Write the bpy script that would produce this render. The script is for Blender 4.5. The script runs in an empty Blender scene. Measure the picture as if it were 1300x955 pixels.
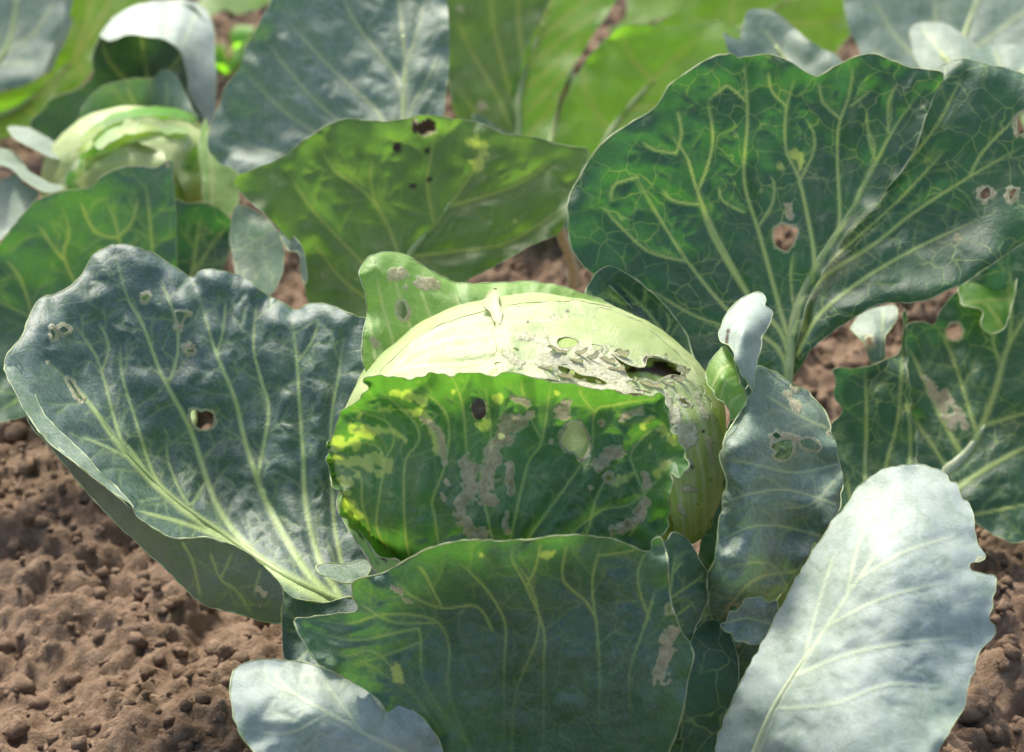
import bpy, math, random
import numpy as np
from mathutils import Vector
from mathutils.geometry import delaunay_2d_cdt

R = math.radians
rng = np.random.default_rng(7)
SC = bpy.context.scene
COL = SC.collection

# ------------------------------------------------------------------ camera, sky, sun, exposure
PITCH = 28.0
CAM = np.array([0.0, -0.935, 0.660])
LENS = 70.0
W0, H0 = 1300.0, 955.0
FPX = W0 * LENS / 36.0
cp, sp = math.cos(R(PITCH)), math.sin(R(PITCH))
FWD = np.array([0, cp, -sp]); UPV = np.array([0, sp, cp]); RGT = np.array([1.0, 0, 0])

cam_d = bpy.data.cameras.new('camera'); cam = bpy.data.objects.new('camera', cam_d); COL.objects.link(cam)
cam.location = CAM; cam.rotation_euler = (R(90 - PITCH), 0, 0)
cam_d.lens = LENS; cam_d.sensor_width = 36; cam_d.clip_start = 0.02; cam_d.clip_end = 200
cam_d.dof.use_dof = True; cam_d.dof.focus_distance = 1.015; cam_d.dof.aperture_fstop = 8.0
cam_d.dof.aperture_blades = 8
SC.camera = cam

SUN_EL, SUN_AZ = 47.0, -22.0      # azimuth from +Y (behind the plants), negative towards -X
world = bpy.data.worlds.new('World'); SC.world = world; world.use_nodes = True
wn = world.node_tree; wn.nodes.clear()
sky = wn.nodes.new('ShaderNodeTexSky'); sky.sky_type = 'NISHITA'; sky.sun_disc = False
sky.sun_elevation = R(SUN_EL); sky.sun_rotation = R(SUN_AZ); sky.dust_density = 4.0; sky.air_density = 1.0; sky.ozone_density = 0.5
bg = wn.nodes.new('ShaderNodeBackground'); bg.inputs[1].default_value = 0.135
wo = wn.nodes.new('ShaderNodeOutputWorld')
wn.links.new(sky.outputs[0], bg.inputs[0]); wn.links.new(bg.outputs[0], wo.inputs[0])
sun_d = bpy.data.lights.new('sun', 'SUN'); sun_d.energy = 2.9; sun_d.angle = R(9.0); sun_d.color = (1.0, 0.95, 0.86)
sun = bpy.data.objects.new('sun', sun_d); COL.objects.link(sun)
az = R(SUN_AZ); el = R(SUN_EL)
sdir = Vector((math.sin(az) * math.cos(el), math.cos(az) * math.cos(el), math.sin(el)))
sun.rotation_euler = sdir.to_track_quat('Z', 'Y').to_euler(); sun.location = (0, 0, 3)
vs = SC.view_settings
vs.view_transform = 'Standard'; vs.look = 'None'; vs.gamma = 1.0; vs.use_curve_mapping = False; vs.exposure = 1.05
SC.render.engine = 'CYCLES'
SC.cycles.use_denoising = True; SC.cycles.denoiser = 'OPENIMAGEDENOISE'; SC.cycles.denoising_input_passes = 'RGB_ALBEDO_NORMAL'; SC.cycles.denoising_prefilter = 'ACCURATE'
SC.cycles.max_bounces = 7; SC.cycles.transmission_bounces = 5; SC.cycles.diffuse_bounces = 4; SC.cycles.glossy_bounces = 2

# ------------------------------------------------------------------ pixel <-> world
def unproj(p, d):
    p = np.asarray(p, float); d = np.asarray(d, float)
    x = (p[..., 0] - W0 / 2) * d / FPX; y = (H0 / 2 - p[..., 1]) * d / FPX
    return CAM + x[..., None] * RGT + y[..., None] * UPV + d[..., None] * FWD
def proj(P):
    q = P - CAM
    d = q @ FWD
    return np.stack([W0 / 2 + (q @ RGT) / d * FPX, H0 / 2 - (q @ UPV) / d * FPX], -1), d
def ground_depth(px, py, z=0.0):
    k = sp - cp * (H0 / 2 - py) / FPX
    return (CAM[2] - z) / k
def ground_pt(px, py):
    return unproj(np.array([px, py]), np.array(ground_depth(px, py)))

# ------------------------------------------------------------------ small maths
class TPS:
    """smooth surface through (x, y, value) control points"""
    def __init__(s, c, lam=1e-3):
        c = np.asarray(c, float); s.x = c[:, :2] / 100.0; n = len(c)
        K = s.k(np.linalg.norm(s.x[:, None] - s.x[None], axis=-1)) + lam * np.eye(n)
        P = np.c_[np.ones(n), s.x]
        A = np.block([[K, P], [P.T, np.zeros((3, 3))]])
        s.w = np.linalg.lstsq(A, np.r_[c[:, 2], 0, 0, 0], rcond=None)[0]
    @staticmethod
    def k(r): return np.where(r > 1e-9, r * r * np.log(np.maximum(r, 1e-9)), 0)
    def __call__(s, p):
        p = np.asarray(p, float).reshape(-1, 2) / 100.0
        r = np.linalg.norm(p[:, None] - s.x[None], axis=-1)
        return s.k(r) @ s.w[:-3] + s.w[-3] + p @ s.w[-2:]

def noise2(p, scale, seed):
    """value noise, about -1..1"""
    g = np.random.default_rng(seed).uniform(-1, 1, (64, 64))
    q = np.asarray(p) / scale; i = np.floor(q).astype(int); f = q - i; f = f * f * f * (f * (f * 6 - 15) + 10)
    a = g[i[..., 0] % 64, i[..., 1] % 64]; b = g[(i[..., 0] + 1) % 64, i[..., 1] % 64]
    c = g[i[..., 0] % 64, (i[..., 1] + 1) % 64]; d = g[(i[..., 0] + 1) % 64, (i[..., 1] + 1) % 64]
    return (a * (1 - f[..., 0]) + b * f[..., 0]) * (1 - f[..., 1]) + (c * (1 - f[..., 0]) + d * f[..., 0]) * f[..., 1]

def spline(pts, closed=False, step=3.0):
    p = np.asarray(pts, float); n = len(p)
    if n < 3 and not closed:
        L = np.linalg.norm(p[-1] - p[0]); m = max(2, int(L / step) + 1)
        return p[0] + (p[-1] - p[0]) * np.linspace(0, 1, m)[:, None]
    out = []
    for i in range(n if closed else n - 1):
        if closed: a, b, c, d = p[(i - 1) % n], p[i], p[(i + 1) % n], p[(i + 2) % n]
        else: a, b, c, d = p[max(i - 1, 0)], p[i], p[i + 1], p[min(i + 2, n - 1)]
        L = np.linalg.norm(c - b); m = max(1, int(round(L / step)))
        t = (np.arange(m) / m)[:, None]
        out.append(0.5 * (2 * b + (c - a) * t + (2 * a - 5 * b + 4 * c - d) * t * t + (3 * b - a - 3 * c + d) * t ** 3))
    if not closed: out.append(p[-1:])
    return np.concatenate(out)

def inside(p, poly):
    x, y = p[:, 0], p[:, 1]; r = np.zeros(len(p), bool)
    a = poly; b = np.roll(poly, -1, 0)
    for (x0, y0), (x1, y1) in zip(a, b):
        if y0 == y1: continue
        m = (y0 > y) != (y1 > y)
        r ^= m & (x < (x1 - x0) * (y - y0) / (y1 - y0) + x0)
    return r

def line_dist(p, line):
    """distance to a polyline and the position 0..1 along it"""
    best = np.full(len(p), 1e9); tt = np.zeros(len(p)); n = len(line) - 1
    for i in range(n):
        a, b = line[i], line[i + 1]; v = b - a; L = max(v @ v, 1e-9)
        t = np.clip(((p - a) @ v) / L, 0, 1)
        d = np.hypot(*(p - a - t[:, None] * v).T); m = d < best
        best[m] = d[m]; tt[m] = (i + t[m]) / n
    return best, tt

def near(p, line, pad):
    lo, hi = line.min(0) - pad, line.max(0) + pad
    return np.where(((p >= lo) & (p <= hi)).all(1))[0]

# ------------------------------------------------------------------ materials
class NT:
    def __init__(s, name):
        s.m = bpy.data.materials.new(name); s.m.use_nodes = True; s.t = s.m.node_tree; s.t.nodes.clear()
        s.out = s.n('OutputMaterial')
    def n(s, k, **kw):
        nd = s.t.nodes.new('ShaderNode' + k)
        for a, v in kw.items(): setattr(nd, a, v)
        return nd
    def put(s, sock, v):
        if isinstance(v, bpy.types.NodeSocket): s.t.links.new(v, sock)
        else: sock.default_value = (*v, 1) if isinstance(v, tuple) and len(v) == 3 and sock.type == 'RGBA' else v
    def math(s, op, a, b=0.0, c=None, clamp=False):
        nd = s.n('Math', operation=op, use_clamp=clamp); s.put(nd.inputs[0], a); s.put(nd.inputs[1], b)
        if c is not None: s.put(nd.inputs[2], c)
        return nd.outputs[0]
    def mix(s, f, a, b):
        nd = s.n('Mix', data_type='RGBA'); s.put(nd.inputs[0], f); s.put(nd.inputs[6], a); s.put(nd.inputs[7], b); return nd.outputs[2]
    def ramp(s, v, a, b, lo=0.0, hi=1.0):
        nd = s.n('MapRange', interpolation_type='SMOOTHSTEP'); s.put(nd.inputs[0], v)
        for i, q in enumerate((a, b, lo, hi)): nd.inputs[i + 1].default_value = q
        return nd.outputs[0]
    def noise(s, co, scale, detail=4.0, rough=0.55, dist=0.0):
        nd = s.n('TexNoise'); s.put(nd.inputs['Vector'], co); nd.inputs['Scale'].default_value = scale
        nd.inputs['Detail'].default_value = detail; nd.inputs['Roughness'].default_value = rough; nd.inputs['Distortion'].default_value = dist
        return nd.outputs[0]
    def attr(s, name): return s.n('Attribute', attribute_name=name).outputs['Fac']

def leaf_material(name, dark, mid, bloom_col, bloom, vein_col, thin, transl, rough=0.41, net=0.25, bscale=1.0, vein_thin=None, spec=0.48, vstr=0.92, net2=0.14, bump=0.6, cmin=0.5, scar=((0.31, 0.275, 0.15), (0.56, 0.52, 0.36))):
    """waxy leaf: two greens, a grey bloom in patches, pale veins, chewed skin; part of the light passes through"""
    k = NT(name); co = k.n('TexCoord').outputs['Object']
    A = k.noise(co, 16 * bscale, 5, 0.6, 0.4); B = k.noise(co, 110 * bscale, 6, 0.72, 0.3); C = k.noise(co, 650, 4, 0.7); D = k.noise(co, 34 * bscale, 3, 0.5)
    vo = k.n('TexVoronoi', feature='DISTANCE_TO_EDGE'); vo.inputs['Scale'].default_value = 170
    wv = k.n('VectorMath', operation='ADD'); nz = k.n('TexNoise'); nz.inputs['Scale'].default_value = 60; k.put(nz.inputs['Vector'], co)
    sc = k.n('VectorMath', operation='SCALE'); k.put(sc.inputs[0], nz.outputs['Color']); sc.inputs['Scale'].default_value = 0.012
    k.put(wv.inputs[0], co); k.put(wv.inputs[1], sc.outputs[0]); k.put(vo.inputs['Vector'], wv.outputs[0])
    netf = k.ramp(vo.outputs['Distance'], 0.0, 0.10, 1.0, 0.0)
    vo2 = k.n('TexVoronoi', feature='DISTANCE_TO_EDGE'); vo2.inputs['Scale'].default_value = 62; k.put(vo2.inputs['Vector'], wv.outputs[0])
    net2f = k.math('MULTIPLY', k.ramp(vo2.outputs['Distance'], 0.0, 0.034, 1.0, 0.0), k.ramp(k.noise(co, 22, 2), 0.35, 0.6, 0.15, 1.0))
    tint = k.attr('tint'); vein = k.attr('vein'); dmg = k.attr('dmg'); yel = k.attr('yel'); rot = k.attr('rot')
    green = k.mix(k.ramp(D, 0.38, 0.66), dark, mid)
    patch = k.math('MULTIPLY', k.ramp(A, 0.30, 0.62, 0.62, 1.0), k.ramp(B, 0.34, 0.60, 0.55, 1.0))
    blf = k.math('MULTIPLY', patch, k.ramp(C, 0.38, 0.58, cmin, 1.0))
    blf = k.math('MULTIPLY', blf, bloom, clamp=True)
    col = k.mix(blf, green, bloom_col)
    col = k.mix(k.math('MULTIPLY', netf, net), col, vein_col)
    col = k.mix(k.math('MULTIPLY', net2f, net2), col, vein_col)
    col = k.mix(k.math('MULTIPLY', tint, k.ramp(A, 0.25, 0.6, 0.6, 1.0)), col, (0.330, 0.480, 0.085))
    col = k.mix(k.math('MULTIPLY', vein, vstr), col, vein_col)
    col = k.mix(yel, col, (0.56, 0.64, 0.22))
    tan = k.mix(k.ramp(k.noise(co, 260, 4, 0.7), 0.35, 0.65), *scar)
    col = k.mix(k.math('MULTIPLY', dmg, 0.9), col, tan)
    col = k.mix(k.math('MULTIPLY', k.ramp(dmg, 0.1, 0.45), k.ramp(dmg, 0.95, 0.55)), col, (0.40, 0.43, 0.25))
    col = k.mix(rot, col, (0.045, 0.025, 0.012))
    tc = k.mix(k.ramp(D, 0.35, 0.7), thin, tuple(min(1, c * 1.25) for c in thin))
    tc = k.mix(k.math('MULTIPLY', vein, 0.9), tc, vein_thin or (0.50, 0.60, 0.10))
    tc = k.mix(k.math('MULTIPLY', net2f, net2), tc, vein_thin or (0.50, 0.60, 0.10))
    tc = k.mix(yel, tc, (0.70, 0.85, 0.08)); tc = k.mix(dmg, tc, (0.55, 0.50, 0.30)); tc = k.mix(rot, tc, (0.02, 0.012, 0.006))
    # fine relief
    h = k.math('MULTIPLY', netf, -0.03); h = k.math('MULTIPLY_ADD', B, 0.9, h); h = k.math('MULTIPLY_ADD', C, 0.22, h); h = k.math('MULTIPLY_ADD', net2f, -0.10, h); h = k.math('MULTIPLY_ADD', k.math('MULTIPLY', dmg, C), 1.4, h)
    bm = k.n('Bump'); bm.inputs['Strength'].default_value = bump; bm.inputs['Distance'].default_value = 0.0016; k.put(bm.inputs['Height'], h)
    pr = k.n('BsdfPrincipled'); k.put(pr.inputs['Base Color'], col); k.put(pr.inputs['Normal'], bm.outputs[0])
    k.put(pr.inputs['Roughness'], k.math('MULTIPLY_ADD', blf, 0.12, rough)); pr.inputs['Specular IOR Level'].default_value = spec
    tr = k.n('BsdfTranslucent'); k.put(tr.inputs['Color'], tc); k.put(tr.inputs['Normal'], bm.outputs[0])
    mx = k.n('MixShader')
    tf = k.math('MULTIPLY_ADD', blf, -0.10, transl, clamp=True); tf = k.math('MULTIPLY_ADD', yel, 0.15, tf, clamp=True)
    k.put(mx.inputs[0], tf)
    k.t.links.new(pr.outputs[0], mx.inputs[1]); k.t.links.new(tr.outputs[0], mx.inputs[2])
    k.t.links.new(mx.outputs[0], k.out.inputs[0])
    return k.m

def plain(name, c1, c2, scale=60, rough=0.5, transl=0.0, tc=(0.4, 0.45, 0.1), bump=0.3, spec=0.35):
    k = NT(name); co = k.n('TexCoord').outputs['Object']
    f = k.noise(co, scale, 5, 0.6); col = k.mix(k.ramp(f, 0.35, 0.65), c1, c2)
    bm = k.n('Bump'); bm.inputs['Strength'].default_value = bump; bm.inputs['Distance'].default_value = 0.001; k.put(bm.inputs['Height'], k.noise(co, scale * 5, 3))
    pr = k.n('BsdfPrincipled'); k.put(pr.inputs['Base Color'], col); pr.inputs['Roughness'].default_value = rough
    pr.inputs['Specular IOR Level'].default_value = spec; k.put(pr.inputs['Normal'], bm.outputs[0])
    if transl:
        tr = k.n('BsdfTranslucent'); tr.inputs[0].default_value = (*tc, 1); mx = k.n('MixShader'); mx.inputs[0].default_value = transl
        k.t.links.new(pr.outputs[0], mx.inputs[1]); k.t.links.new(tr.outputs[0], mx.inputs[2]); k.t.links.new(mx.outputs[0], k.out.inputs[0])
    else: k.t.links.new(pr.outputs[0], k.out.inputs[0])
    return k.m

VC = (0.40, 0.53, 0.21)
M = {
 'blue':  leaf_material('leaf_blue_green', (0.016, 0.060, 0.026), (0.034, 0.105, 0.038), (0.112, 0.165, 0.165), 1.0, VC, (0.07, 0.20, 0.03), 0.20, net=0.10),
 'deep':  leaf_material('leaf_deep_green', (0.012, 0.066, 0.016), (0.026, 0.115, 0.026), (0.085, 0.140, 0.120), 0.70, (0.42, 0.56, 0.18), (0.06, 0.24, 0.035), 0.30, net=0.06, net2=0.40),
 'front': leaf_material('leaf_front_green', (0.022, 0.075, 0.030), (0.045, 0.120, 0.050), (0.112, 0.180, 0.148), 1.0, (0.38, 0.54, 0.15), (0.11, 0.34, 0.03), 0.28, net=0.08),
 'wrap':  leaf_material('leaf_wrapping_green', (0.025, 0.110, 0.018), (0.050, 0.165, 0.030), (0.170, 0.245, 0.185), 0.52, (0.36, 0.50, 0.13), (0.13, 0.38, 0.025), 0.33, net=0.10),
 'olive': leaf_material('leaf_olive_green', (0.040, 0.105, 0.022), (0.075, 0.160, 0.035), (0.150, 0.210, 0.120), 0.40, (0.24, 0.36, 0.08), (0.20, 0.42, 0.04), 0.40, net=0.12),
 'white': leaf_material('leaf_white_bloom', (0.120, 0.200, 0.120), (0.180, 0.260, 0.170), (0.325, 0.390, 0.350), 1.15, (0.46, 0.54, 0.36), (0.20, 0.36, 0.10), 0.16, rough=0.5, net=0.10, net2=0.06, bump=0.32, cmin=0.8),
 'under': leaf_material('leaf_underside', (0.055, 0.105, 0.055), (0.085, 0.140, 0.075), (0.150, 0.200, 0.165), 1.0, (0.28, 0.38, 0.14), (0.10, 0.22, 0.04), 0.10, net=0.08),
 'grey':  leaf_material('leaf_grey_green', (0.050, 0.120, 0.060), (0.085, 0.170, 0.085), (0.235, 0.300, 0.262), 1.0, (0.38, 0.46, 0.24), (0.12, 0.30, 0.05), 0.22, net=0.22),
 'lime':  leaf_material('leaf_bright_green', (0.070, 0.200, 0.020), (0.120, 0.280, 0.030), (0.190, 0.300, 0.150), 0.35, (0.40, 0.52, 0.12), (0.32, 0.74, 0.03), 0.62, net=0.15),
 'pale':  leaf_material('leaf_pale_green', (0.140, 0.310, 0.050), (0.220, 0.400, 0.085), (0.400, 0.500, 0.270), 0.32, (0.56, 0.66, 0.30), (0.36, 0.66, 0.08), 0.42, net=0.12),
 'cream': leaf_material('leaf_cream_head', (0.330, 0.450, 0.130), (0.420, 0.525, 0.205), (0.500, 0.570, 0.320), 0.5, (0.66, 0.70, 0.44), (0.60, 0.66, 0.18), 0.28, rough=0.42, net=0.06, vstr=0.6, scar=((0.52, 0.52, 0.31), (0.72, 0.71, 0.52))),
 'skin':  leaf_material('leaf_torn_skin', (0.300, 0.420, 0.120), (0.410, 0.510, 0.200), (0.560, 0.610, 0.400), 0.55, (0.60, 0.66, 0.40), (0.50, 0.60, 0.20), 0.30, rough=0.42, net=0.10, vstr=0.75, scar=((0.52, 0.52, 0.31), (0.72, 0.71, 0.52))),
 'rim':   plain('leaf_margin', (0.36, 0.46, 0.24), (0.58, 0.64, 0.42), 120, 0.4, 0.35, (0.7, 0.75, 0.35)),
 'rim_brown': plain('leaf_torn_margin', (0.44, 0.40, 0.22), (0.66, 0.66, 0.46), 160, 0.6, 0.3),
 'rib':   plain('leaf_rib', (0.33, 0.44, 0.17), (0.42, 0.51, 0.23), 90, 0.45, 0.2, (0.45, 0.6, 0.1)),
 'rib_pale': plain('leaf_rib_pale', (0.42, 0.50, 0.28), (0.52, 0.58, 0.38), 90, 0.45, 0.15),
 'stem':  plain('stem', (0.22, 0.28, 0.13), (0.33, 0.36, 0.22), 80, 0.6),
 'dry':   plain('dry_stalk', (0.44, 0.42, 0.27), (0.58, 0.54, 0.38), 120, 0.8),
 'frass': plain('droppings', (0.07, 0.06, 0.045), (0.13, 0.11, 0.08), 300, 0.8),
}

CH = ('vein', 'dmg', 'yel', 'rot', 'tint')
# ------------------------------------------------------------------ mesh building
def make_obj(name, V, F, mats, parent=None, origin=None, attrs=None, midx=None, smooth=True):
    V = np.asarray(V, float)
    if parent is not None: V = V - np.array(parent['_o'])
    elif origin is not None: V = V - np.asarray(origin)
    me = bpy.data.meshes.new(name)
    me.from_pydata(V.tolist(), [], F.tolist() if isinstance(F, np.ndarray) else F)
    for m in mats: me.materials.append(m)
    if midx is not None: me.polygons.foreach_set('material_index', np.asarray(midx, np.int32))
    if smooth: me.polygons.foreach_set('use_smooth', np.ones(len(me.polygons), bool))
    for k, a in (attrs or {}).items():
        at = me.attributes.new(k, 'FLOAT', 'POINT'); at.data.foreach_set('value', np.asarray(a, np.float32))
    me.update()
    o = bpy.data.objects.new(name, me); COL.objects.link(o)
    if parent is not None: o.parent = parent['_obj'] if isinstance(parent, dict) else parent
    elif origin is not None: o.location = origin
    return o

def tube(path, rad, n=8, flat=1.0):
    """tapered tube along a 3D path"""
    P = np.asarray(path, float); m = len(P); rad = np.broadcast_to(rad, (m,))
    T = np.gradient(P, axis=0); T /= np.linalg.norm(T, axis=1)[:, None] + 1e-12
    ref = -FWD; S = np.cross(T, ref); S /= np.linalg.norm(S, axis=1)[:, None] + 1e-12; U = np.cross(S, T)
    a = np.arange(n) * 2 * math.pi / n
    V = (P[:, None] + rad[:, None, None] * (np.cos(a)[None, :, None] * S[:, None] + flat * np.sin(a)[None, :, None] * U[:, None])).reshape(-1, 3)
    F = []
    for i in range(m - 1):
        for j in range(n):
            F.append((i * n + j, i * n + (j + 1) % n, (i + 1) * n + (j + 1) % n, (i + 1) * n + j))
    F.append(tuple(range(n))[::-1]); F.append(tuple((m - 1) * n + j for j in range(n)))
    return V, F

def rim_tube(P, r, closed=True, n=5):
    """thin rounded margin round a leaf; only its quads"""
    m = len(P)
    T = np.roll(P, -1, 0) - np.roll(P, 1, 0) if closed else np.gradient(P, axis=0)
    T = T / (np.linalg.norm(T, axis=1)[:, None] + 1e-12)
    S = np.cross(T, -FWD); S /= np.linalg.norm(S, axis=1)[:, None] + 1e-9; U = np.cross(S, T)
    a = np.arange(n) * 2 * math.pi / n
    V = (P[:, None] + np.broadcast_to(r, (m,))[:, None, None] * (np.cos(a)[None, :, None] * S[:, None] + np.sin(a)[None, :, None] * U[:, None])).reshape(-1, 3)
    i = np.arange(m if closed else m - 1); F = []
    for j in range(n):
        F.append(np.stack([i * n + j, i * n + (j + 1) % n, ((i + 1) % m) * n + (j + 1) % n, ((i + 1) % m) * n + j], 1))
    return V, np.concatenate(F)

def auto_veins(mains, seed, gap=26, length=46):
    """finer side veins that leave the traced ones"""
    g = random.Random(seed); out = []
    def grow(p, ang, L, r):
        pts = [p]; n = 4
        for _ in range(n):
            ang += g.uniform(-0.28, 0.28); p = p + np.array([math.cos(ang), math.sin(ang)]) * L / n; pts.append(p)
        out.append((spline(pts, step=4), r, r * 0.5)); return pts, ang
    for line, r0, r1 in mains:
        seg = np.linalg.norm(np.diff(line, axis=0), axis=1); tot = seg.sum(); cum = np.r_[0, np.cumsum(seg)]
        s = g.uniform(0.3, 0.8) * gap; side = g.choice((-1, 1))
        while s < tot * 0.96:
            i = min(np.searchsorted(cum, s) - 1, len(line) - 2); i = max(i, 0); v = line[i + 1] - line[i]; a = math.atan2(v[1], v[0])
            pts, ea = grow(line[i], a + side * g.uniform(0.6, 1.05), length * g.uniform(0.5, 1.2), 1.15)
            q = pts[g.choice((2, 3))]
            grow(q, ea + g.choice((-1, 1)) * g.uniform(0.7, 1.1), length * g.uniform(0.3, 0.6), 0.9)
            s += gap * g.uniform(0.6, 1.4); side = -side
    return out

def build_patch(pt, sp0):
    """one sheet of a leaf: outline in picture points, depth through control points -> mesh arrays"""
    s = pt.get('s', sp0); seed = pt.get('seed', 1)
    out = spline(pt['o'], True, s)
    jag = pt.get('jag', 0.7)
    tt = np.arange(len(out))
    nrm = np.roll(out, -1, 0) - np.roll(out, 1, 0); nrm = np.c_[nrm[:, 1], -nrm[:, 0]] / (np.linalg.norm(nrm, axis=1)[:, None] + 1e-9)
    out = out + nrm * (jag * noise2(np.c_[tt * s, tt * 0], 9.0, seed) + jag * 1.3 * noise2(np.c_[tt * s, tt * 0 + 40], 24.0, seed + 5))[:, None]
    if 'df' in pt: base = pt['df']
    else:
        c = np.array(pt['d'], float)
        if 'up' in pt: c[:, 2] = pt['up'][0] + (c[:, 2] - pt['up'][0]) * pt['up'][1]     # how far the sheet leans back
        if 'upx' in pt: q = c[:, 2] > pt['upx'][0]; c[q, 2] = pt['upx'][0] + (c[q, 2] - pt['upx'][0]) * pt['upx'][1]
        base = TPS(c)
    mains = [(spline(v[0], step=4), v[1], v[2]) for v in pt.get('v', [])]
    fine = auto_veins(mains, seed, pt.get('gap', 26), pt.get('vl', 46)) if pt.get('auto', True) else []
    holes = [spline(h, True, max(1.5, s * 0.6)) for h in pt.get('holes', [])]
    lo, hi = out.min(0), out.max(0)
    gx = np.arange(lo[0], hi[0], s); gy = np.arange(lo[1], hi[1], s * 0.866)
    X, Y = np.meshgrid(gx, gy); X[1::2] += s / 2
    P = np.c_[X.ravel(), Y.ravel()] + rng.uniform(-0.12, 0.12, (X.size, 2)) * s
    P = P[inside(P, out)]
    # keep grid points clear of the outline and of the holes' edges
    keep = np.ones(len(P), bool)
    for ring in [out] + holes:
        cl = np.vstack([ring, ring[:1]]); i = near(P, cl, s * 2)
        if len(i) == 0: continue
        dd = np.full(len(i), 1e9); q = P[i]
        for a in range(0, len(cl) - 1, 24):
            seg = cl[a:a + 25]; j = near(q, seg, s * 2)
            if len(j): dd[j] = np.minimum(dd[j], line_dist(q[j], seg)[0])
        keep[i[dd < s * 0.55]] = False
    for h in holes: keep &= ~inside(P, h)
    P = P[keep]
    co = [out]; ed = []; n0 = 0
    for ring in [out] + holes:
        n = len(ring); ed += [(n0 + i, n0 + (i + 1) % n) for i in range(n)]; n0 += n
    allp = np.vstack([out] + holes + [P])
    vc, _, fc, *_ = delaunay_2d_cdt([Vector(p) for p in allp], ed, [], 0, 1e-5, False)
    Q = np.array([(v[0], v[1]) for v in vc]); T = np.array(fc, int)
    cen = Q[T].mean(1); ok = inside(cen, out)
    for h in holes: ok &= ~inside(cen, h)
    T = T[ok]
    e1 = Q[T[:, 1]] - Q[T[:, 0]]; e2 = Q[T[:, 2]] - Q[T[:, 0]]
    flip = (e1[:, 0] * e2[:, 1] - e1[:, 1] * e2[:, 0]) > 0       # picture y runs down: make faces look at the viewer
    T[flip] = T[flip][:, ::-1]
    N = len(Q); at = {k: np.zeros(N) for k in CH}
    # distance to margin
    cl = np.vstack([out, out[:1]]); ed_d = np.full(N, 60.0)
    for a in range(0, len(cl) - 1, 24):
        seg = cl[a:a + 25]; j = near(Q, seg, 60)
        if len(j): ed_d[j] = np.minimum(ed_d[j], line_dist(Q[j], seg)[0])
    dv = np.full(N, 40.0); ridge = np.zeros(N)
    for lst, st in ((mains, 1.0), (fine, pt.get('fs', 0.5))):
        for line, r0, r1 in lst:
            j = near(Q, line, 40)
            if not len(j): continue
            d, t = line_dist(Q[j], line); r = np.maximum(r0 + (r1 - r0) * t, s * 0.62)
            f = np.clip(1.35 - d / r, 0, 1) * st * np.minimum(1, (r0 + (r1 - r0) * t) / (s * 0.62)) ** 0.5 * np.clip((1.03 - t) * 5, 0, 1)
            at['vein'][j] = np.maximum(at['vein'][j], f)
            if st == 1.0: dv[j] = np.minimum(dv[j], d); ridge[j] = np.maximum(ridge[j], np.clip(1 - d / (r * 1.8), 0, 1) ** 2 * r)
            else: dv[j] = np.minimum(dv[j], d + 9)
    if 'vfade' in pt:  # vein colour fades downwards, painting the backlit look of the top margin
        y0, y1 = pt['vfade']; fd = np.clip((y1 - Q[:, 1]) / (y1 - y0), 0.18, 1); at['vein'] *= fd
    wob = 1 + 0.6 * noise2(Q, 5, seed + 11) + 0.5 * noise2(Q, 13, seed + 12)
    for ch, line, r in pt.get('marks', []):
        L = spline(line, step=4) if len(line) > 1 else np.array([line[0], line[0]], float)
        j = near(Q, L, r * 2.2 + 4)
        if not len(j): continue
        d, _ = line_dist(Q[j], L)
        sf = {'yel': 1.4 + 0.12 * r, 'tint': 0.9 * r}.get(ch, 1.2 + 0.12 * r)
        at[ch][j] = np.maximum(at[ch][j], np.clip((r * (wob[j] if ch != 'tint' else 1) - d) / sf + 0.5, 0, 1) * {'yel': 0.6}.get(ch, 1.0))
    for h in holes:
        hc = np.vstack([h, h[:1]]); j = near(Q, hc, 8)
        if len(j):
            d, _ = line_dist(Q[j], hc); hr = pt.get('hrim', 3.2)
            at['dmg'][j] = np.maximum(at['dmg'][j], np.clip((hr * wob[j] - d) / 1.5 + 0.5, 0, 1))
    # relief: swollen between the veins, soft undulation, ruffled margin
    D = base(Q)
    pk = pt.get('pucker', 0.0022) * 0.75; und = pt.get('und', 0.003) * 0.6; ruf = pt.get('ruf', 0.004)
    D = D - pk * (1 - np.exp(-(dv / 13.0) ** 2)) - 0.00022 * ridge * pt.get('rg', 1.0)
    D = D + und * noise2(Q, 55, seed + 21) + und * 0.45 * noise2(Q, 23, seed + 22)
    e = np.exp(-ed_d / 22.0)
    D = D + ruf * e * noise2(Q, 30, seed + 23) - pt.get('lip', 0.0) * np.exp(-(ed_d / pt.get('lipw', 7.0)))
    V = unproj(Q, D)
    nb = len(out)
    rings = [V[:nb]] if len(vc) == len(allp) else [unproj(out, base(out))]
    k0 = nb
    for h in holes:
        if len(vc) == len(allp) and pt.get('holerim', True): rings.append(V[k0:k0 + len(h)])
        k0 += len(h)
    depth_at = lambda p: np.array([D[np.argmin(((Q - q) ** 2).sum(1))] for q in np.asarray(p, float)])
    return V, T, at, rings, depth_at

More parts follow.
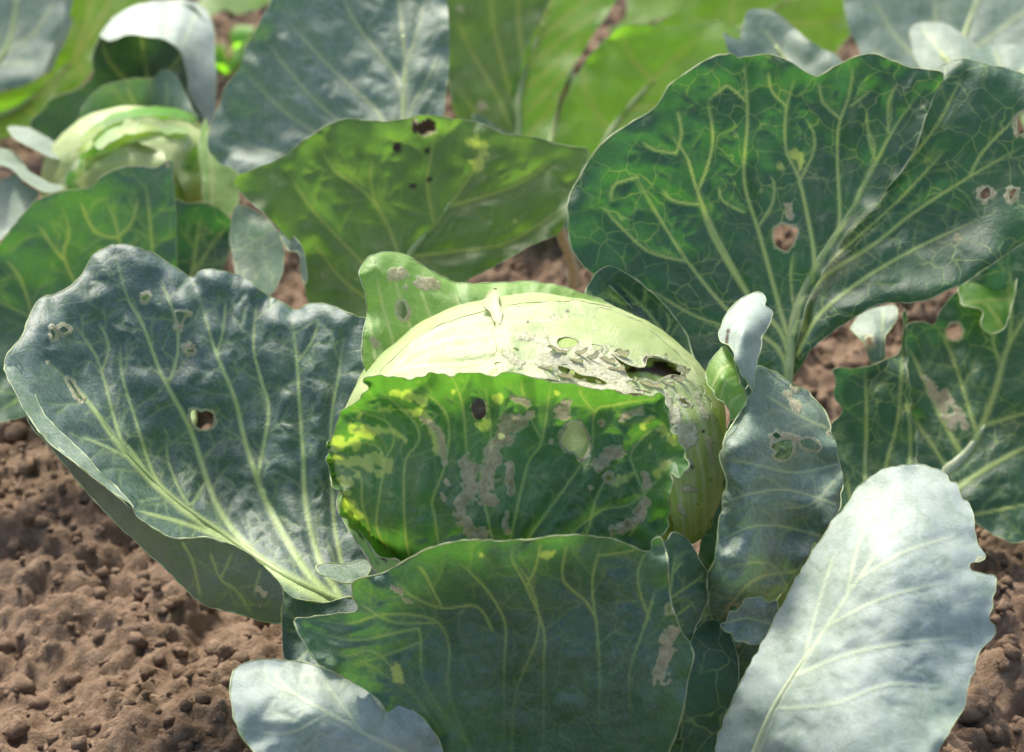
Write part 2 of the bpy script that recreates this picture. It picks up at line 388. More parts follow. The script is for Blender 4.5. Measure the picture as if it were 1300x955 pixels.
def leaf(plant, mat, patches, rib=None, rib_r=(0.005, 0.0012), name='leaf', label=None, rim=0.00050, rim_mat='rim', s=3.2, rib_mat='rib', stem_pt=None, via=None):
    if isinstance(patches, dict): patches = [patches]
    Vs, Fs, mi, at = [], [], [], {k: [] for k in CH}
    n = 0; mats = [M[mat], M[rim_mat]]; da = None
    for pt in patches:
        V, T, a, rings, dpt = build_patch(pt, s)
        if da is None: da = dpt
        m_i = 0
        if 'mat' in pt:
            mats.append(M[pt['mat']]); m_i = len(mats) - 1
        Vs.append(V); Fs += (T + n).tolist(); mi += [m_i] * len(T); n += len(V)
        for k in at: at[k].append(a[k])
        if rim and pt.get('rim', True):
            for q, ring in enumerate(rings):
                rw = rim * (0.75 + 0.45 * noise2(np.c_[np.arange(len(ring)) * 3.0, np.zeros(len(ring))], 14, 5)) * (0.62 if s > 3 else 1.0); rv, rf = rim_tube(ring, rw if q == 0 else rw * 0.8)
                Vs.append(rv); Fs += (rf + n).tolist(); mi += [1] * len(rf); n += len(rv)
                for k in at: at[k].append(np.zeros(len(rv)))
    o = make_obj(name, np.vstack(Vs), Fs, mats, parent=plant, attrs={k: np.concatenate(v) for k, v in at.items()}, midx=mi)
    if label: o['label'] = label
    if rib is not None:
        line = spline(rib, step=8); d = da(line); d = np.convolve(np.r_[d[0], d[0], d, d[-1], d[-1]], np.ones(5) / 5, 'valid') + 0.75 * np.linspace(rib_r[0] * 0.6, rib_r[1], len(line)) + 0.0003
        P = unproj(line, d); st = np.array(stem_pt if stem_pt is not None else plant['stem'])
        b = P[0]; t = P[0] - P[2]; t /= np.linalg.norm(t) + 1e-9
        L = np.linalg.norm(b - st)
        c1 = b + t * L * 0.4; c0 = st + (b - st) * 0.3 + np.array([0, 0, -0.01])
        u = np.linspace(0, 1, 14)[:, None]
        pet = (1 - u) ** 3 * st + 3 * (1 - u) ** 2 * u * c0 + 3 * (1 - u) * u * u * c1 + u ** 3 * b
        path = np.vstack([pet[:-1], P]); r = np.r_[np.linspace(rib_r[0] * 1.35, rib_r[0], 13), np.linspace(rib_r[0], rib_r[1], len(P))]
        V, F = tube(path, r, 10, 0.7)
        rb = make_obj('midrib', V - np.array(plant['_o']), F, [M[rib_mat]], attrs=None); rb.parent = o
    return o

def plant(label, base, stem_h=0.05, stem_r=0.016, group='cabbages growing in the field', build_stem=True):
    o = bpy.data.objects.new('cabbage_plant', None); COL.objects.link(o); o.empty_display_size = 0.05
    o.location = base; o['label'] = label; o['category'] = 'cabbage'; o['group'] = group
    p = {'_obj': o, '_o': np.array(base), 'stem': np.array(base) + np.array([0, 0, stem_h])}
    if build_stem:
        z = np.linspace(-0.03, stem_h + 0.03, 10); ph = np.linspace(0, 3, 10)
        P = np.c_[0.003 * np.sin(ph), 0.003 * np.cos(ph * 1.3), z] + np.array(base)
        V, F = tube(P, stem_r * (1 + 0.12 * np.sin(np.arange(10) * 2.1)), 14)
        make_obj('stem', V, F, [M['stem']], parent=p)
    return p
#@@PART2
# ------------------------------------------------------------------ soil
def fbm(p, sc, seed, oct=5, gain=0.55):
    v = 0; a = 1
    for i in range(oct): v = v + a * noise2(p + 37.1 * i, sc / 2 ** i, seed + i); a *= gain
    return v
def worley(p, cell, seed):
    """distance to the nearest of jittered points, in cells"""
    g = np.random.default_rng(seed).uniform(0.1, 0.9, (64, 64, 2)); hgt = np.random.default_rng(seed + 1).uniform(0.2, 1, (64, 64))
    q = p / cell; i = np.floor(q).astype(int); best = np.full(len(p), 9.0); bh = np.zeros(len(p))
    for dx in (-1, 0, 1):
        for dy in (-1, 0, 1):
            c = i + (dx, dy); f = c + g[c[:, 0] % 64, c[:, 1] % 64]; d = np.hypot(*(q - f).T); m = d < best
            best[m] = d[m]; bh[m] = hgt[c[m, 0] % 64, c[m, 1] % 64]
    return best, bh
def soil_height(p):
    w = p + np.c_[fbm(p, 0.02, 3, 4), fbm(p, 0.02, 9, 4)] * 0.007
    z = 0.014 * fbm(p, 0.30, 20, 3) + 0.008 * fbm(p, 0.10, 30, 4) + 0.0046 * fbm(p, 0.016, 40, 5, 0.62)
    for cell, amp, sd in ((0.070, 0.016, 50), (0.036, 0.014, 60), (0.019, 0.0085, 70), (0.010, 0.0042, 80)):
        d, h = worley(w, cell, sd); z = z + amp * h * np.clip(1 - (d / 0.80) ** 2, 0, 1) * np.clip(0.6 + 1.1 * noise2(p, cell * 2.3, sd + 3), 0, 1)
    return z - 0.024
def axis(lo, hi, fine, far, grow=1.07):
    c = list(np.arange(lo, hi + fine, fine)); s = fine; a, b = [lo], [c[-1]]
    while b[-1] < far: s *= grow; a.append(a[-1] - s); b.append(b[-1] + s)
    return np.array(a[:0:-1] + c + b[1:])
ax = axis(-0.62, 0.62, 0.0026, 40); ay = axis(-0.45, 1.75, 0.0030, 60)
gx, gy = np.meshgrid(ax, ay); pp = np.c_[gx.ravel(), gy.ravel()]
gz = soil_height(pp)
nx_, ny_ = len(ax), len(ay); ii = np.arange(nx_ * ny_).reshape(ny_, nx_)
gf = np.stack([ii[:-1, :-1], ii[:-1, 1:], ii[1:, 1:], ii[1:, :-1]], -1).reshape(-1, 4)
def soil_material():
    k = NT('soil'); co = k.n('TexCoord').outputs['Object']
    a = k.noise(co, 7, 5, 0.6); b = k.noise(co, 90, 6, 0.7); c = k.noise(co, 600, 4, 0.7)
    col = k.mix(k.ramp(a, 0.35, 0.65), (0.160, 0.106, 0.068), (0.225, 0.154, 0.102))
    col = k.mix(k.ramp(b, 0.40, 0.70), col, (0.300, 0.215, 0.146))
    col = k.mix(k.ramp(c, 0.60, 0.75, 0, 0.6), col, (0.44, 0.34, 0.245))
    col = k.mix(k.ramp(c, 0.38, 0.25, 0, 0.5), col, (0.075, 0.045, 0.028))
    bm = k.n('Bump'); bm.inputs['Strength'].default_value = 0.9; bm.inputs['Distance'].default_value = 0.0045
    k.put(bm.inputs['Height'], k.math('MULTIPLY_ADD', c, 0.5, b))
    pr = k.n('BsdfPrincipled'); k.put(pr.inputs['Base Color'], col); pr.inputs['Roughness'].default_value = 0.95
    pr.inputs['Specular IOR Level'].default_value = 0.15; k.put(pr.inputs['Normal'], bm.outputs[0]); k.t.links.new(pr.outputs[0], k.out.inputs[0]); return k.m
M['soil'] = soil_material()
ground = make_obj('ground', np.c_[pp, gz], gf, [M['soil']]); ground['kind'] = 'structure'

def lump(r, seed, lat=6, lon=9, rough=0.28):
    g = np.random.default_rng(seed); V = [(0, 0, 1)]
    for i in range(1, lat):
        t = math.pi * i / lat
        for j in range(lon):
            f = 2 * math.pi * (j + 0.5 * (i % 2)) / lon; V.append((math.sin(t) * math.cos(f), math.sin(t) * math.sin(f), math.cos(t)))
    V.append((0, 0, -1)); V = np.array(V)
    V = V * (1 + rough * g.uniform(-1, 1, (len(V), 1))) * g.uniform(0.7, 1.2, 3) * r
    F = [(0, 1 + j, 1 + (j + 1) % lon) for j in range(lon)]
    for i in range(lat - 2):
        for j in range(lon):
            a, b = 1 + i * lon + j, 1 + i * lon + (j + 1) % lon; F.append((a, a + lon, b + lon, b))
    e = len(V) - 1; F += [(e, e - lon + (j + 1) % lon, e - lon + j) for j in range(lon)]
    return V, F
# loose crumbs nobody could count
protos = [lump(1.0, 100 + i, 4, 6, 0.34) for i in range(12)]
cv, cf, n = [], [], 0
spots = np.c_[rng.uniform(-0.6, 0.6, 15000), rng.uniform(-0.35, 1.5, 15000)]
zz = soil_height(spots)
for i, (x, y) in enumerate(spots):
    r = float(np.clip(rng.lognormal(math.log(0.0025), 0.55), 0.0011, 0.009)); V, F = protos[i % 12]
    a = rng.uniform(0, 6.28); c_, s_ = math.cos(a), math.sin(a)
    V = V * r; V = np.c_[V[:, 0] * c_ - V[:, 1] * s_, V[:, 0] * s_ + V[:, 1] * c_, V[:, 2] * 0.8] + (x, y, zz[i] + r * 0.15)
    cv.append(V); cf += [tuple(q + n for q in f) for f in F]; n += len(V)
crumbs = make_obj('soil_crumbs', np.vstack(cv), cf, [M['soil']]); crumbs['kind'] = 'stuff'; crumbs['label'] = 'loose brown soil crumbs strewn over the bare ground'; crumbs['category'] = 'soil'
# larger clods
clod_px = [(40, 598, 15), (118, 640, 13), (70, 690, 11), (180, 700, 17), (222, 770, 14), (262, 822, 12), (255, 850, 12), (90, 792, 12), (30, 760, 15), (140, 838, 13),
           (55, 845, 11), (205, 735, 12), (150, 745, 10), (330, 820, 9), (285, 790, 15), (15, 660, 12), (110, 745, 9), (1262, 745, 13), (1285, 790, 15), (1275, 830, 12), (1030, 455, 13), (1295, 715, 11), (205, 900, 14), (90, 915, 16), (270, 930, 13)]
for i, (px, py, r) in enumerate(clod_px):
    g = ground_pt(px, py); d = ground_depth(px, py); rr = r * d / FPX * 0.9
    V, F = lump(rr, 300 + i, 18, 28, 0.035); V = V * (1 + 0.30 * noise2(V[:, :2] + V[:, 2:] * 0.7, rr * 0.75, 310 + i) + 0.14 * noise2(V[:, 1:] - V[:, :1] * 0.6, rr * 0.3, 330 + i))[:, None]
    z = float(soil_height(np.array([[g[0], g[1]]]))[0])
    o = make_obj('soil_clod', V * (1, 1, 0.75), F, [M['soil']]); o.location = (g[0], g[1], z + rr * 0.02)
    o['label'] = 'rounded brown clod of dry soil lying on the ground'; o['category'] = 'clod'; o['group'] = 'clods on the bare soil'

# ------------------------------------------------------------------ cabbage heads
def make_head_fn(px, py, d, a, c):
    C = unproj(np.array([px, py]), np.array(d)); S = np.array([1 / a, 1 / a, 1 / c])
    def hd(p, k=1.0):
        p = np.asarray(p, float).reshape(-1, 2); v = unproj(p, np.ones(len(p))) - CAM
        o = (CAM - C) * S / k; w = v * S / k
        A = (w * w).sum(1); B = (w * o).sum(1); Cc = (o * o).sum() - 1
        return (-B - np.sqrt(np.maximum(B * B - A * Cc, 0))) / A
    return C, hd
def head_mesh(parent, C, a, c, mat, veins, marks, seed, ribs=14, label=None):
    lat, lon = 150, 260
    t = np.linspace(0.0, math.pi, lat + 1)[1:-1]; f = np.arange(lon) * 2 * math.pi / lon
    T, Fi = np.meshgrid(t, f, indexing='ij')
    n = np.stack([np.sin(T) * np.cos(Fi), np.sin(T) * np.sin(Fi), np.cos(T)], -1).reshape(-1, 3)
    n = np.vstack([[0, 0, 1], n, [0, 0, -1]])
    rr = 1 + 0.012 * noise2(n[:, :2] * 3 + n[:, 2:], 0.7, seed) + 0.006 * noise2(n[:, :2] * 3 + 9, 0.25, seed + 1)
    V = C + n * rr[:, None] * np.array([a, a, c])
    F = [(0, 1 + j, 1 + (j + 1) % lon) for j in range(lon)]
    ii = np.arange(lon)
    for i in range(lat - 2):
        A = 1 + i * lon + ii; B = 1 + i * lon + (ii + 1) % lon; F += np.stack([A, A + lon, B + lon, B], 1).tolist()
    e = len(V) - 1; F += [(e, e - lon + (j + 1) % lon, e - lon + j) for j in range(lon)]
    Q, D = proj(V); face = ((V - C) / np.array([a, a, c]) ** 2 * (CAM - V)).sum(1) > 0
    at = {k: np.zeros(len(V)) for k in CH}
    bump = np.zeros(len(V))
    for line, r0, r1 in veins:
        L = spline(line, step=5); d, tt = line_dist(Q, L); r = r0 + (r1 - r0) * tt
        q = np.clip(1.3 - d / r, 0, 1) * face; at['vein'] = np.maximum(at['vein'], q); bump = np.maximum(bump, q * r)
    wob = 1 + 0.5 * noise2(Q, 6, seed + 3) + 0.4 * noise2(Q, 15, seed + 4)
    for ch, line, r in marks:
        L = spline(line, step=4) if len(line) > 1 else np.array([line[0], line[0]], float)
        d, _ = line_dist(Q, L); at[ch] = np.maximum(at[ch], np.clip((r * wob - d) / (1.5 + 0.15 * r) + 0.5, 0, 1) * face)
    V = V + (V - C) / np.linalg.norm(V - C, axis=1)[:, None] * (bump * 0.00028)[:, None]
    o = make_obj('head', V, F, [M[mat]], parent=parent, attrs=at)
    if label: o['label'] = label
    return o

# ================================================================== the cabbage in front
mb = ground_pt(690, 815)
main = plant('large chewed cabbage with a pale split head and open blue-green outer leaves', (mb[0], mb[1], -0.012), 0.055)
HA, HC = 0.1015, 0.066
C1, hd = make_head_fn(679, 552, 1.045, HA, HC)
main['stem'] = np.array([C1[0], C1[1], 0.045])
fan = []
gj = random.Random(4)
J = lambda a: gj.uniform(-a, a)
for x1, y1, x2, y2, x3, y3 in ((500, 468, 610, 425, 760, 405), (495, 478, 600, 440, 700, 425), (560, 425, 650, 400, 740, 395), (520, 455, 570, 445, 630, 440)):
    fan.append(([(x1, y1), (x2, y2), (x3, y3)], 2.2, 1.2))
for q in range(7):
    fan.append(([(905 - q * 9 + J(3), 668 + q * 3), (902 - q * 11 + J(5), 600 - q * 4), (885 - q * 17 + J(7), 520 - q * 9), (850 - q * 26 + J(9), 460 - q * 8)], 2.0, 1.0))
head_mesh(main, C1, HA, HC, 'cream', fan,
          [('tint', [(900, 690), (905, 600), (895, 540)], 40), ('tint', [(780, 450), (810, 472), (860, 474)], 14), ('rot', [(800, 470), (830, 470)], 4), ('rot', [(840, 468), (858, 476)], 9), ('dmg', [(850, 500), (862, 540), (868, 560)], 9)], 5, label='flattened pale yellow-green heart of tightly wrapped leaves')  # hole marks: brown rot, plus recess shade put into the colour

def on_head(k, off, ctrl=None):
    t = TPS(ctrl) if ctrl else None
    return lambda p: hd(p, k) + off + (t(p) if t else 0)

# cream layer over the crown of the head
leaf(main, 'cream', dict(o=[(484, 476), (500, 455), (530, 428), (570, 408), (610, 396), (660, 386), (720, 384), (770, 392), (815, 412), (850, 440), (880, 470), (895, 500), (860, 520), (780, 520), (700, 505), (600, 500), (520, 500)],
     df=on_head(1.030, 0.0), v=[([(488 + 5 * q + J(4), 478 - 3 * q + J(3)), (535 + 4 * q + J(8), 452 - 10 * q + J(4)), (590 + 6 * q + J(10), 440 - 12 * q + J(5)), (655 + 9 * q + J(10), 436 - 13 * q + J(5))], 2.2 + J(0.8), 0.9) for q in (-1.6, 0, 1.1, 2.6, 3.6)],
     marks=[('rot', [(838, 466), (862, 478)], 10), ('dmg', [(800, 470), (850, 480)], 9), ('yel', [(580, 470), (600, 469)], 4), ('tint', [(712, 468), (740, 478), (768, 486)], 12), ('rot', [(722, 471), (730, 474)], 2.5), ('tint', [(712, 434), (730, 436)], 7)],  # green and dark marks below the holes paint their depth; brown rot too
     holes=[[(774, 447), (788, 458), (803, 465), (818, 466), (822, 453), (834, 453), (850, 459), (866, 467), (866, 479), (850, 478), (834, 486), (818, 482), (798, 482), (788, 467)]], hrim=1.0, und=0.003, ruf=0.001, pucker=0.0040, auto=True, gap=36, vl=40, fs=0.45, seed=31), s=3.0, label='cream layer over the crown of the head')
# torn skin over it
leaf(main, 'skin', dict(o=[(640, 392), (680, 386), (730, 383), (775, 391), (815, 410), (850, 438), (878, 468), (900, 505), (918, 550), (921, 590), (914, 640), (895, 680), (860, 690), (850, 620), (846, 560), (842, 512), (834, 505), (800, 502), (770, 497), (735, 490), (690, 479), (655, 477), (633, 476), (630, 455), (626, 430), (631, 405)],
     df=on_head(1.048, 0.0, [(632, 430, -0.007), (630, 470, -0.008), (700, 430, -0.001), (800, 440, 0.0), (860, 500, -0.002), (840, 512, -0.006), (700, 478, -0.006), (760, 492, -0.008), (900, 600, 0), (880, 660, 0.002), (700, 390, 0.001), (920, 560, 0.001)]),
     v=[([(908 - q * 8 + J(2), 672 + q * 2), (912 - q * 10 + J(4), 600 - q * 3), (900 - q * 15 + J(5), 525 - q * 7), (868 - q * 24 + J(7), 462 - q * 3 + J(4)), (820 - q * 28 + J(9), 418 + q * 3 + J(4)), (760 - q * 22 + J(10), 398 + q * 8 + J(4))], 1.9 + J(0.8), 0.9) for q in range(6)] + [([(905, 668), (905, 600), (885, 520), (850, 462), (800, 420)], 3.0, 1.2), ([(896, 672), (893, 600), (872, 530), (840, 490)], 2.6, 1.2), ([(912, 650), (914, 580), (898, 515), (868, 465), (820, 420), (760, 396)], 2.8, 1.0),
        ([(884, 676), (878, 610), (862, 560)], 2.4, 1.2), ([(870, 680), (862, 630), (852, 590)], 2.2, 1.2), ([(640, 455), (690, 462), (720, 470)], 1.6, 0.8), ([(640, 410), (720, 408), (800, 430)], 1.5, 1.0), ([(640, 425), (710, 422), (780, 440)], 1.3, 0.8)],
     holes=[[(708, 431), (720, 428), (733, 433), (728, 440), (714, 442), (708, 438)], [(752, 437), (765, 440), (760, 445), (753, 442)],
            [(776, 449), (788, 458), (803, 465), (818, 466), (822, 455), (834, 455), (850, 461), (863, 468), (864, 477), (850, 476), (834, 484), (818, 480), (800, 480), (790, 466)],
            [(708, 465), (722, 468), (738, 476), (756, 479), (770, 486), (764, 489), (740, 484), (716, 475)], [(862, 505), (872, 510), (876, 514), (868, 512)], [(766, 393), (784, 402), (800, 413), (790, 410), (776, 402)]],
     marks=[('dmg', [(690, 458), (740, 462), (790, 480)], 9), ('dmg', [(735, 445), (760, 455), (775, 470)], 10), ('dmg', [(690, 485), (760, 490), (810, 500)], 8), ('dmg', [(690, 440), (715, 450)], 5), ('dmg', [(760, 425), (785, 440)], 4),
            ('dmg', [(845, 514), (858, 535), (872, 560)], 9), ('dmg', [(880, 540), (884, 548)], 3), ('dmg', [(865, 590), (872, 596)], 4), ('dmg', [(870, 620), (884, 622)], 3), ('dmg', [(660, 465), (640, 445)], 5), ('rot', [(822, 457), (836, 455), (852, 462)], 4.5), ('rot', [(862, 470), (856, 478)], 4), ('rot', [(866, 508)], 4), ('rot', [(670, 409)], 2), ('dmg', [(700, 402), (740, 412)], 4), ('dmg', [(790, 425), (830, 448)], 4), ('dmg', [(660, 425), (690, 432)], 4), ('dmg', [(885, 500), (897, 530)], 3), ('dmg', [(900, 560), (906, 585)], 3), ('rot', [(893, 548)], 2), ('rot', [(902, 610)], 2), ('rot', [(878, 592)], 2.5), ('dmg', [(876, 590)], 6), ('rot', [(886, 640)], 2), ('dmg', [(862, 640), (870, 655)], 3), ('yel', [(880, 660), (890, 640)], 6), ('rot', [(845, 492)], 2), ('rot', [(720, 395)], 2), ('rot', [(690, 400)], 1.6), ('rot', [(764, 417)], 2), ('tint', [(900, 690), (900, 600), (895, 540)], 34), ('tint', [(870, 690), (865, 640)], 30)],
     und=0.005, ruf=0.003, pucker=0.0024, auto=True, gap=30, vl=30, fs=0.4, jag=1.8, seed=33, s=2.4), rim=0.0005, rim_mat='rim_brown', label='torn outer skin with papery scars and a brown rotten hole')
# papery shreds left standing where the skin was grazed
gs = np.random.default_rng(88)
for i, (x, y) in enumerate([(694, 452), (708, 446), (738, 447), (752, 452), (770, 458), (780, 470), (762, 490), (742, 487), (716, 478), (800, 486), (826, 489), (846, 487), (862, 482), (868, 470), (646, 448), (642, 466), (790, 448), (812, 500), (690, 470), (730, 459)]):
    a = gs.uniform(-0.6, 0.9); w, h = gs.uniform(7, 14), gs.uniform(3.5, 7); ca, sa = math.cos(a), math.sin(a)
    o = [(x + (ca * u * w - sa * v * h), y + (sa * u * w + ca * v * h)) for u, v in ((-1, 0.1), (-0.4, -0.7), (0.2, -0.4), (0.9, -0.9), (1.0, 0.2), (0.3, 0.9), (-0.5, 0.6))]
    leaf(main, 'skin', dict(o=o, df=on_head(1.048, -0.0005, [(x - w, y, 0.0), (x + w, y, -0.004), (x, y - h, -0.006), (x, y + h, 0.001)]), marks=[('dmg', [(x - w * 0.6, y), (x + w * 0.6, y)], h)], auto=False, und=0.002, ruf=0.003, jag=1.6, seed=200 + i), s=1.8, rim=0.00025, rim_mat='rim_brown', name='shred')
# small upright shred at the tear
leaf(main, 'skin', dict(o=[(611, 386), (618, 376), (628, 366), (633, 372), (632, 384), (637, 397), (634, 412), (626, 404), (622, 396)], df=on_head(1.048, -0.004, [(611, 386, -0.004), (628, 366, -0.006), (635, 410, -0.002), (622, 394, 0.002)]), und=0.0005, ruf=0.0005, auto=False, seed=34, v=[([(634, 406), (628, 385), (629, 370)], 1.2, 0.6)]), s=1.8, rim_mat='rim_brown', label='small curled shred standing at the tear')

# leaf folded across the front of the head
WV = [([(640, 725), (652, 666), (670, 590), (688, 559), (699, 487)], 2.6, 1.2), ([(655, 720), (674, 679), (719, 617), (750, 568), (755, 523), (781, 514), (839, 505)], 2.6, 1.2), ([(630, 715), (621, 666), (610, 612), (616, 575), (623, 550), (616, 492)], 2.2, 1.2),
      ([(560, 720), (552, 657), (549, 635), (565, 590), (570, 541), (558, 514), (527, 492)], 2.2, 1.2), ([(600, 640), (594, 600), (592, 568), (587, 514), (574, 478)], 1.8, 1.0), ([(688, 559), (670, 523), (661, 483)], 1.6, 1.0),
      ([(520, 710), (514, 670), (514, 590), (532, 559), (523, 532), (483, 496)], 2.2, 1.1), ([(495, 700), (478, 666), (487, 585), (469, 563), (429, 568)], 2.0, 1.1), ([(470, 680), (460, 639), (456, 603), (425, 585)], 1.8, 1.0),
      ([(730, 715), (746, 675), (755, 639), (768, 612), (790, 590)], 2.0, 1.0), ([(800, 680), (820, 640), (808, 603), (801, 577), (822, 550), (844, 541)], 1.8, 1.0), ([(700, 700), (760, 650), (800, 640), (845, 600)], 1.4, 0.9), ([(487, 585), (500, 560), (490, 535), (445, 520)], 1.5, 0.9), ([(755, 523), (740, 505), (735, 492)], 1.2, 0.8)]
W = dict(o=[(416, 563), (425, 541), (438, 519), (460, 506), (466, 492), (463, 481), (483, 475), (514, 481), (545, 476), (576, 474), (625, 475), (665, 476), (701, 483), (737, 490), (768, 496), (808, 504), (842, 503), (848, 523), (853, 545), (862, 559), (871, 585), (864, 608), (852, 602), (853, 621), (848, 657), (835, 690), (800, 725), (720, 745), (620, 748), (540, 740), (490, 722), (470, 695), (445, 665), (432, 645), (437, 627), (421, 614), (417, 588)],
     df=on_head(1.06, 0.0, [(416, 563, -0.030), (440, 520, -0.030), (470, 480, -0.030), (440, 640, -0.024), (560, 476, -0.026), (610, 476, -0.018), (650, 476, -0.022), (740, 490, -0.020), (842, 503, -0.022), (868, 585, -0.024), (850, 650, -0.012), (450, 570, -0.010), (500, 590, -0.004), (480, 520, -0.010), (540, 530, -0.004), (640, 600, 0.0), (750, 590, 0.0), (800, 560, -0.004), (560, 700, -0.004), (700, 720, -0.006), (480, 700, -0.014), (800, 700, -0.008), (650, 520, -0.003), (560, 505, -0.010), (740, 520, -0.004), (820, 600, -0.004)]),
     v=[(l, a * 0.62, b * 0.8) for l, a, b in WV], holes=[[(726, 536), (736, 538), (742, 548), (748, 563), (745, 575), (737, 582), (728, 574), (720, 571), (712, 560), (718, 546)], [(634, 549), (640, 551), (641, 557), (636, 559), (632, 555)], [(602, 512), (610, 510), (616, 517), (614, 526), (606, 528), (601, 521)], [(772, 603), (777, 606), (773, 611), (769, 608)], [(777, 671), (782, 674), (778, 678)]],
     marks=[('dmg', [(648, 532), (634, 563), (623, 590), (616, 621), (623, 635)], 9), ('dmg', [(648, 590), (648, 626)], 4.5), ('dmg', [(674, 527), (652, 547)], 5), ('dmg', [(594, 585), (599, 621), (587, 639), (594, 672), (616, 680)], 9), ('dmg', [(643, 652), (643, 675)], 4), ('dmg', [(719, 512), (717, 526)], 8), ('dmg', [(760, 588), (781, 572)], 8),
            ('dmg', [(563, 588), (558, 550), (535, 532)], 4), ('dmg', [(817, 639), (808, 661), (781, 676)], 6), ('dmg', [(819, 603), (820, 616)], 4), ('dmg', [(567, 612)], 5), ('dmg', [(563, 632)], 4), ('dmg', [(668, 512), (650, 505)], 4), ('dmg', [(790, 530), (815, 522)], 5), ('dmg', [(700, 560)], 4), ('dmg', [(607, 596)], 4), ('dmg', [(762, 538)], 5), ('dmg', [(750, 620)], 3),
            ('yel', [(782, 612), (795, 605)], 6), ('yel', [(425, 562), (450, 563)], 8), ('yel', [(445, 545), (470, 552)], 6), ('yel', [(430, 585), (460, 588), (480, 600)], 6), ('yel', [(440, 640), (455, 655)], 6), ('yel', [(500, 500), (520, 505)], 5), ('yel', [(840, 545), (855, 560)], 6), ('yel', [(835, 600), (848, 590)], 5), ('yel', [(430, 608), (443, 614)], 5), ('yel', [(440, 625)], 4), ('yel', [(483, 520), (520, 522), (545, 535), (556, 575)], 4.5), ('yel', [(460, 545), (500, 548), (515, 560)], 4), ('yel', [(470, 580), (490, 590)], 7), ('yel', [(530, 505), (540, 510)], 4), ('yel', [(456, 530)], 4), ('yel', [(815, 540), (825, 530)], 5), ('yel', [(630, 506)], 7), ('yel', [(605, 538), (614, 540)], 6), ('yel', [(708, 500)], 4), ('yel', [(455, 603)], 4), ('yel', [(826, 566)], 4), ('yel', [(575, 497)], 4)],
     lip=0.012, lipw=11.0, pucker=0.0065, und=0.0034, ruf=0.010, jag=2.4, gap=22, vl=34, fs=0.3, seed=41, s=2.4)
leaf(main, 'wrap', W, rib=[(640, 742), (648, 690)], rib_r=(0.005, 0.002), rim=0.0005, label='chewed leaf folded across the front of the head', stem_pt=[C1[0], C1[1] - 0.03, 0.055])
# dark dirt lodged in the chewed hole
V, F = lump(0.0042, 77, 8, 10, 0.12)
fr = make_obj('dirt_lump', V * (0.8, 0.7, 1.1), F, [M['frass']]); fr.location = unproj(np.array([608, 519]), np.array(hd([(608, 519)], 1.06)[0] - 0.012)); fr['label'] = 'small dark lump of dirt lodged in a hole of the folded front leaf'; fr['category'] = 'dirt'

# leaf standing behind the head, curled at one end
leaf(main, 'pale', dict(o=[(456, 350), (460, 336), (470, 326), (487, 320), (514, 322), (536, 336), (558, 349), (585, 360), (648, 358), (692, 360), (737, 371), (772, 385), (808, 407), (848, 447), (872, 485), (840, 500), (760, 470), (680, 450), (600, 460), (530, 490), (480, 500), (466, 474), (459, 447), (465, 400), (463, 370)],
     d=[(456, 350, 1.045), (487, 320, 1.06), (540, 340, 1.075), (465, 470, 1.03), (520, 400, 1.06), (600, 360, 1.09), (700, 360, 1.105), (780, 388, 1.105), (850, 450, 1.09), (600, 420, 1.075), (700, 430, 1.09), (860, 490, 1.085), (560, 480, 1.06)],
     v=[([(505, 480), (498, 430), (486, 390), (478, 350)], 2.8, 1.3), ([(530, 470), (522, 420), (508, 380), (498, 340)], 2.8, 1.3), ([(560, 460), (552, 420), (540, 385), (528, 350)], 2.8, 1.3), ([(600, 440), (590, 410), (578, 372)], 2.8, 1.3), ([(640, 430), (630, 400), (622, 368)], 2.8, 1.3), ([(680, 420), (672, 395), (668, 366)], 2.8, 1.3), ([(480, 480), (474, 440), (468, 400)], 2.8, 1.3), ([(730, 420), (722, 395), (715, 372)], 2.8, 1.3)],
     holes=[[(505, 385), (510, 382), (516, 390), (517, 400), (511, 405), (505, 398)]],
     marks=[('dmg', [(500, 350), (512, 348)], 6), ('dmg', [(535, 358), (548, 360)], 7), ('rot', [(573, 397)], 3), ('rot', [(650, 385)], 3), ('dmg', [(475, 435)], 5), ('dmg', [(516, 366)], 3)],
     pucker=0.0045, und=0.0025, ruf=0.004, lip=-0.016, lipw=18.0, seed=43, gap=30), label='light green leaf curling behind the head', rib=[(600, 470), (640, 445)], rib_r=(0.004, 0.002), s=2.8)
leaf(main, 'deep', dict(o=[(744, 374), (750, 358), (757, 347), (772, 337), (788, 342), (806, 354), (831, 375), (855, 400), (871, 425), (880, 452), (890, 480), (886, 510), (850, 490), (800, 440), (760, 405)],
     d=[(745, 374, 1.125), (772, 337, 1.135), (831, 375, 1.13), (880, 452, 1.11), (886, 505, 1.09), (800, 430, 1.12), (800, 385, 1.14), (850, 440, 1.125)], v=[([(880, 500), (860, 450), (825, 400), (785, 360)], 2.2, 1.0), ([(845, 425), (850, 410), (845, 395)], 1.4, 0.8), ([(810, 385), (790, 385), (770, 370)], 1.4, 0.8)],
     seed=45, und=0.002, ruf=0.003), s=2.8, label='dark green leaf edge rising behind the head', rib=[(886, 505), (872, 470)], rib_r=(0.004, 0.0015))

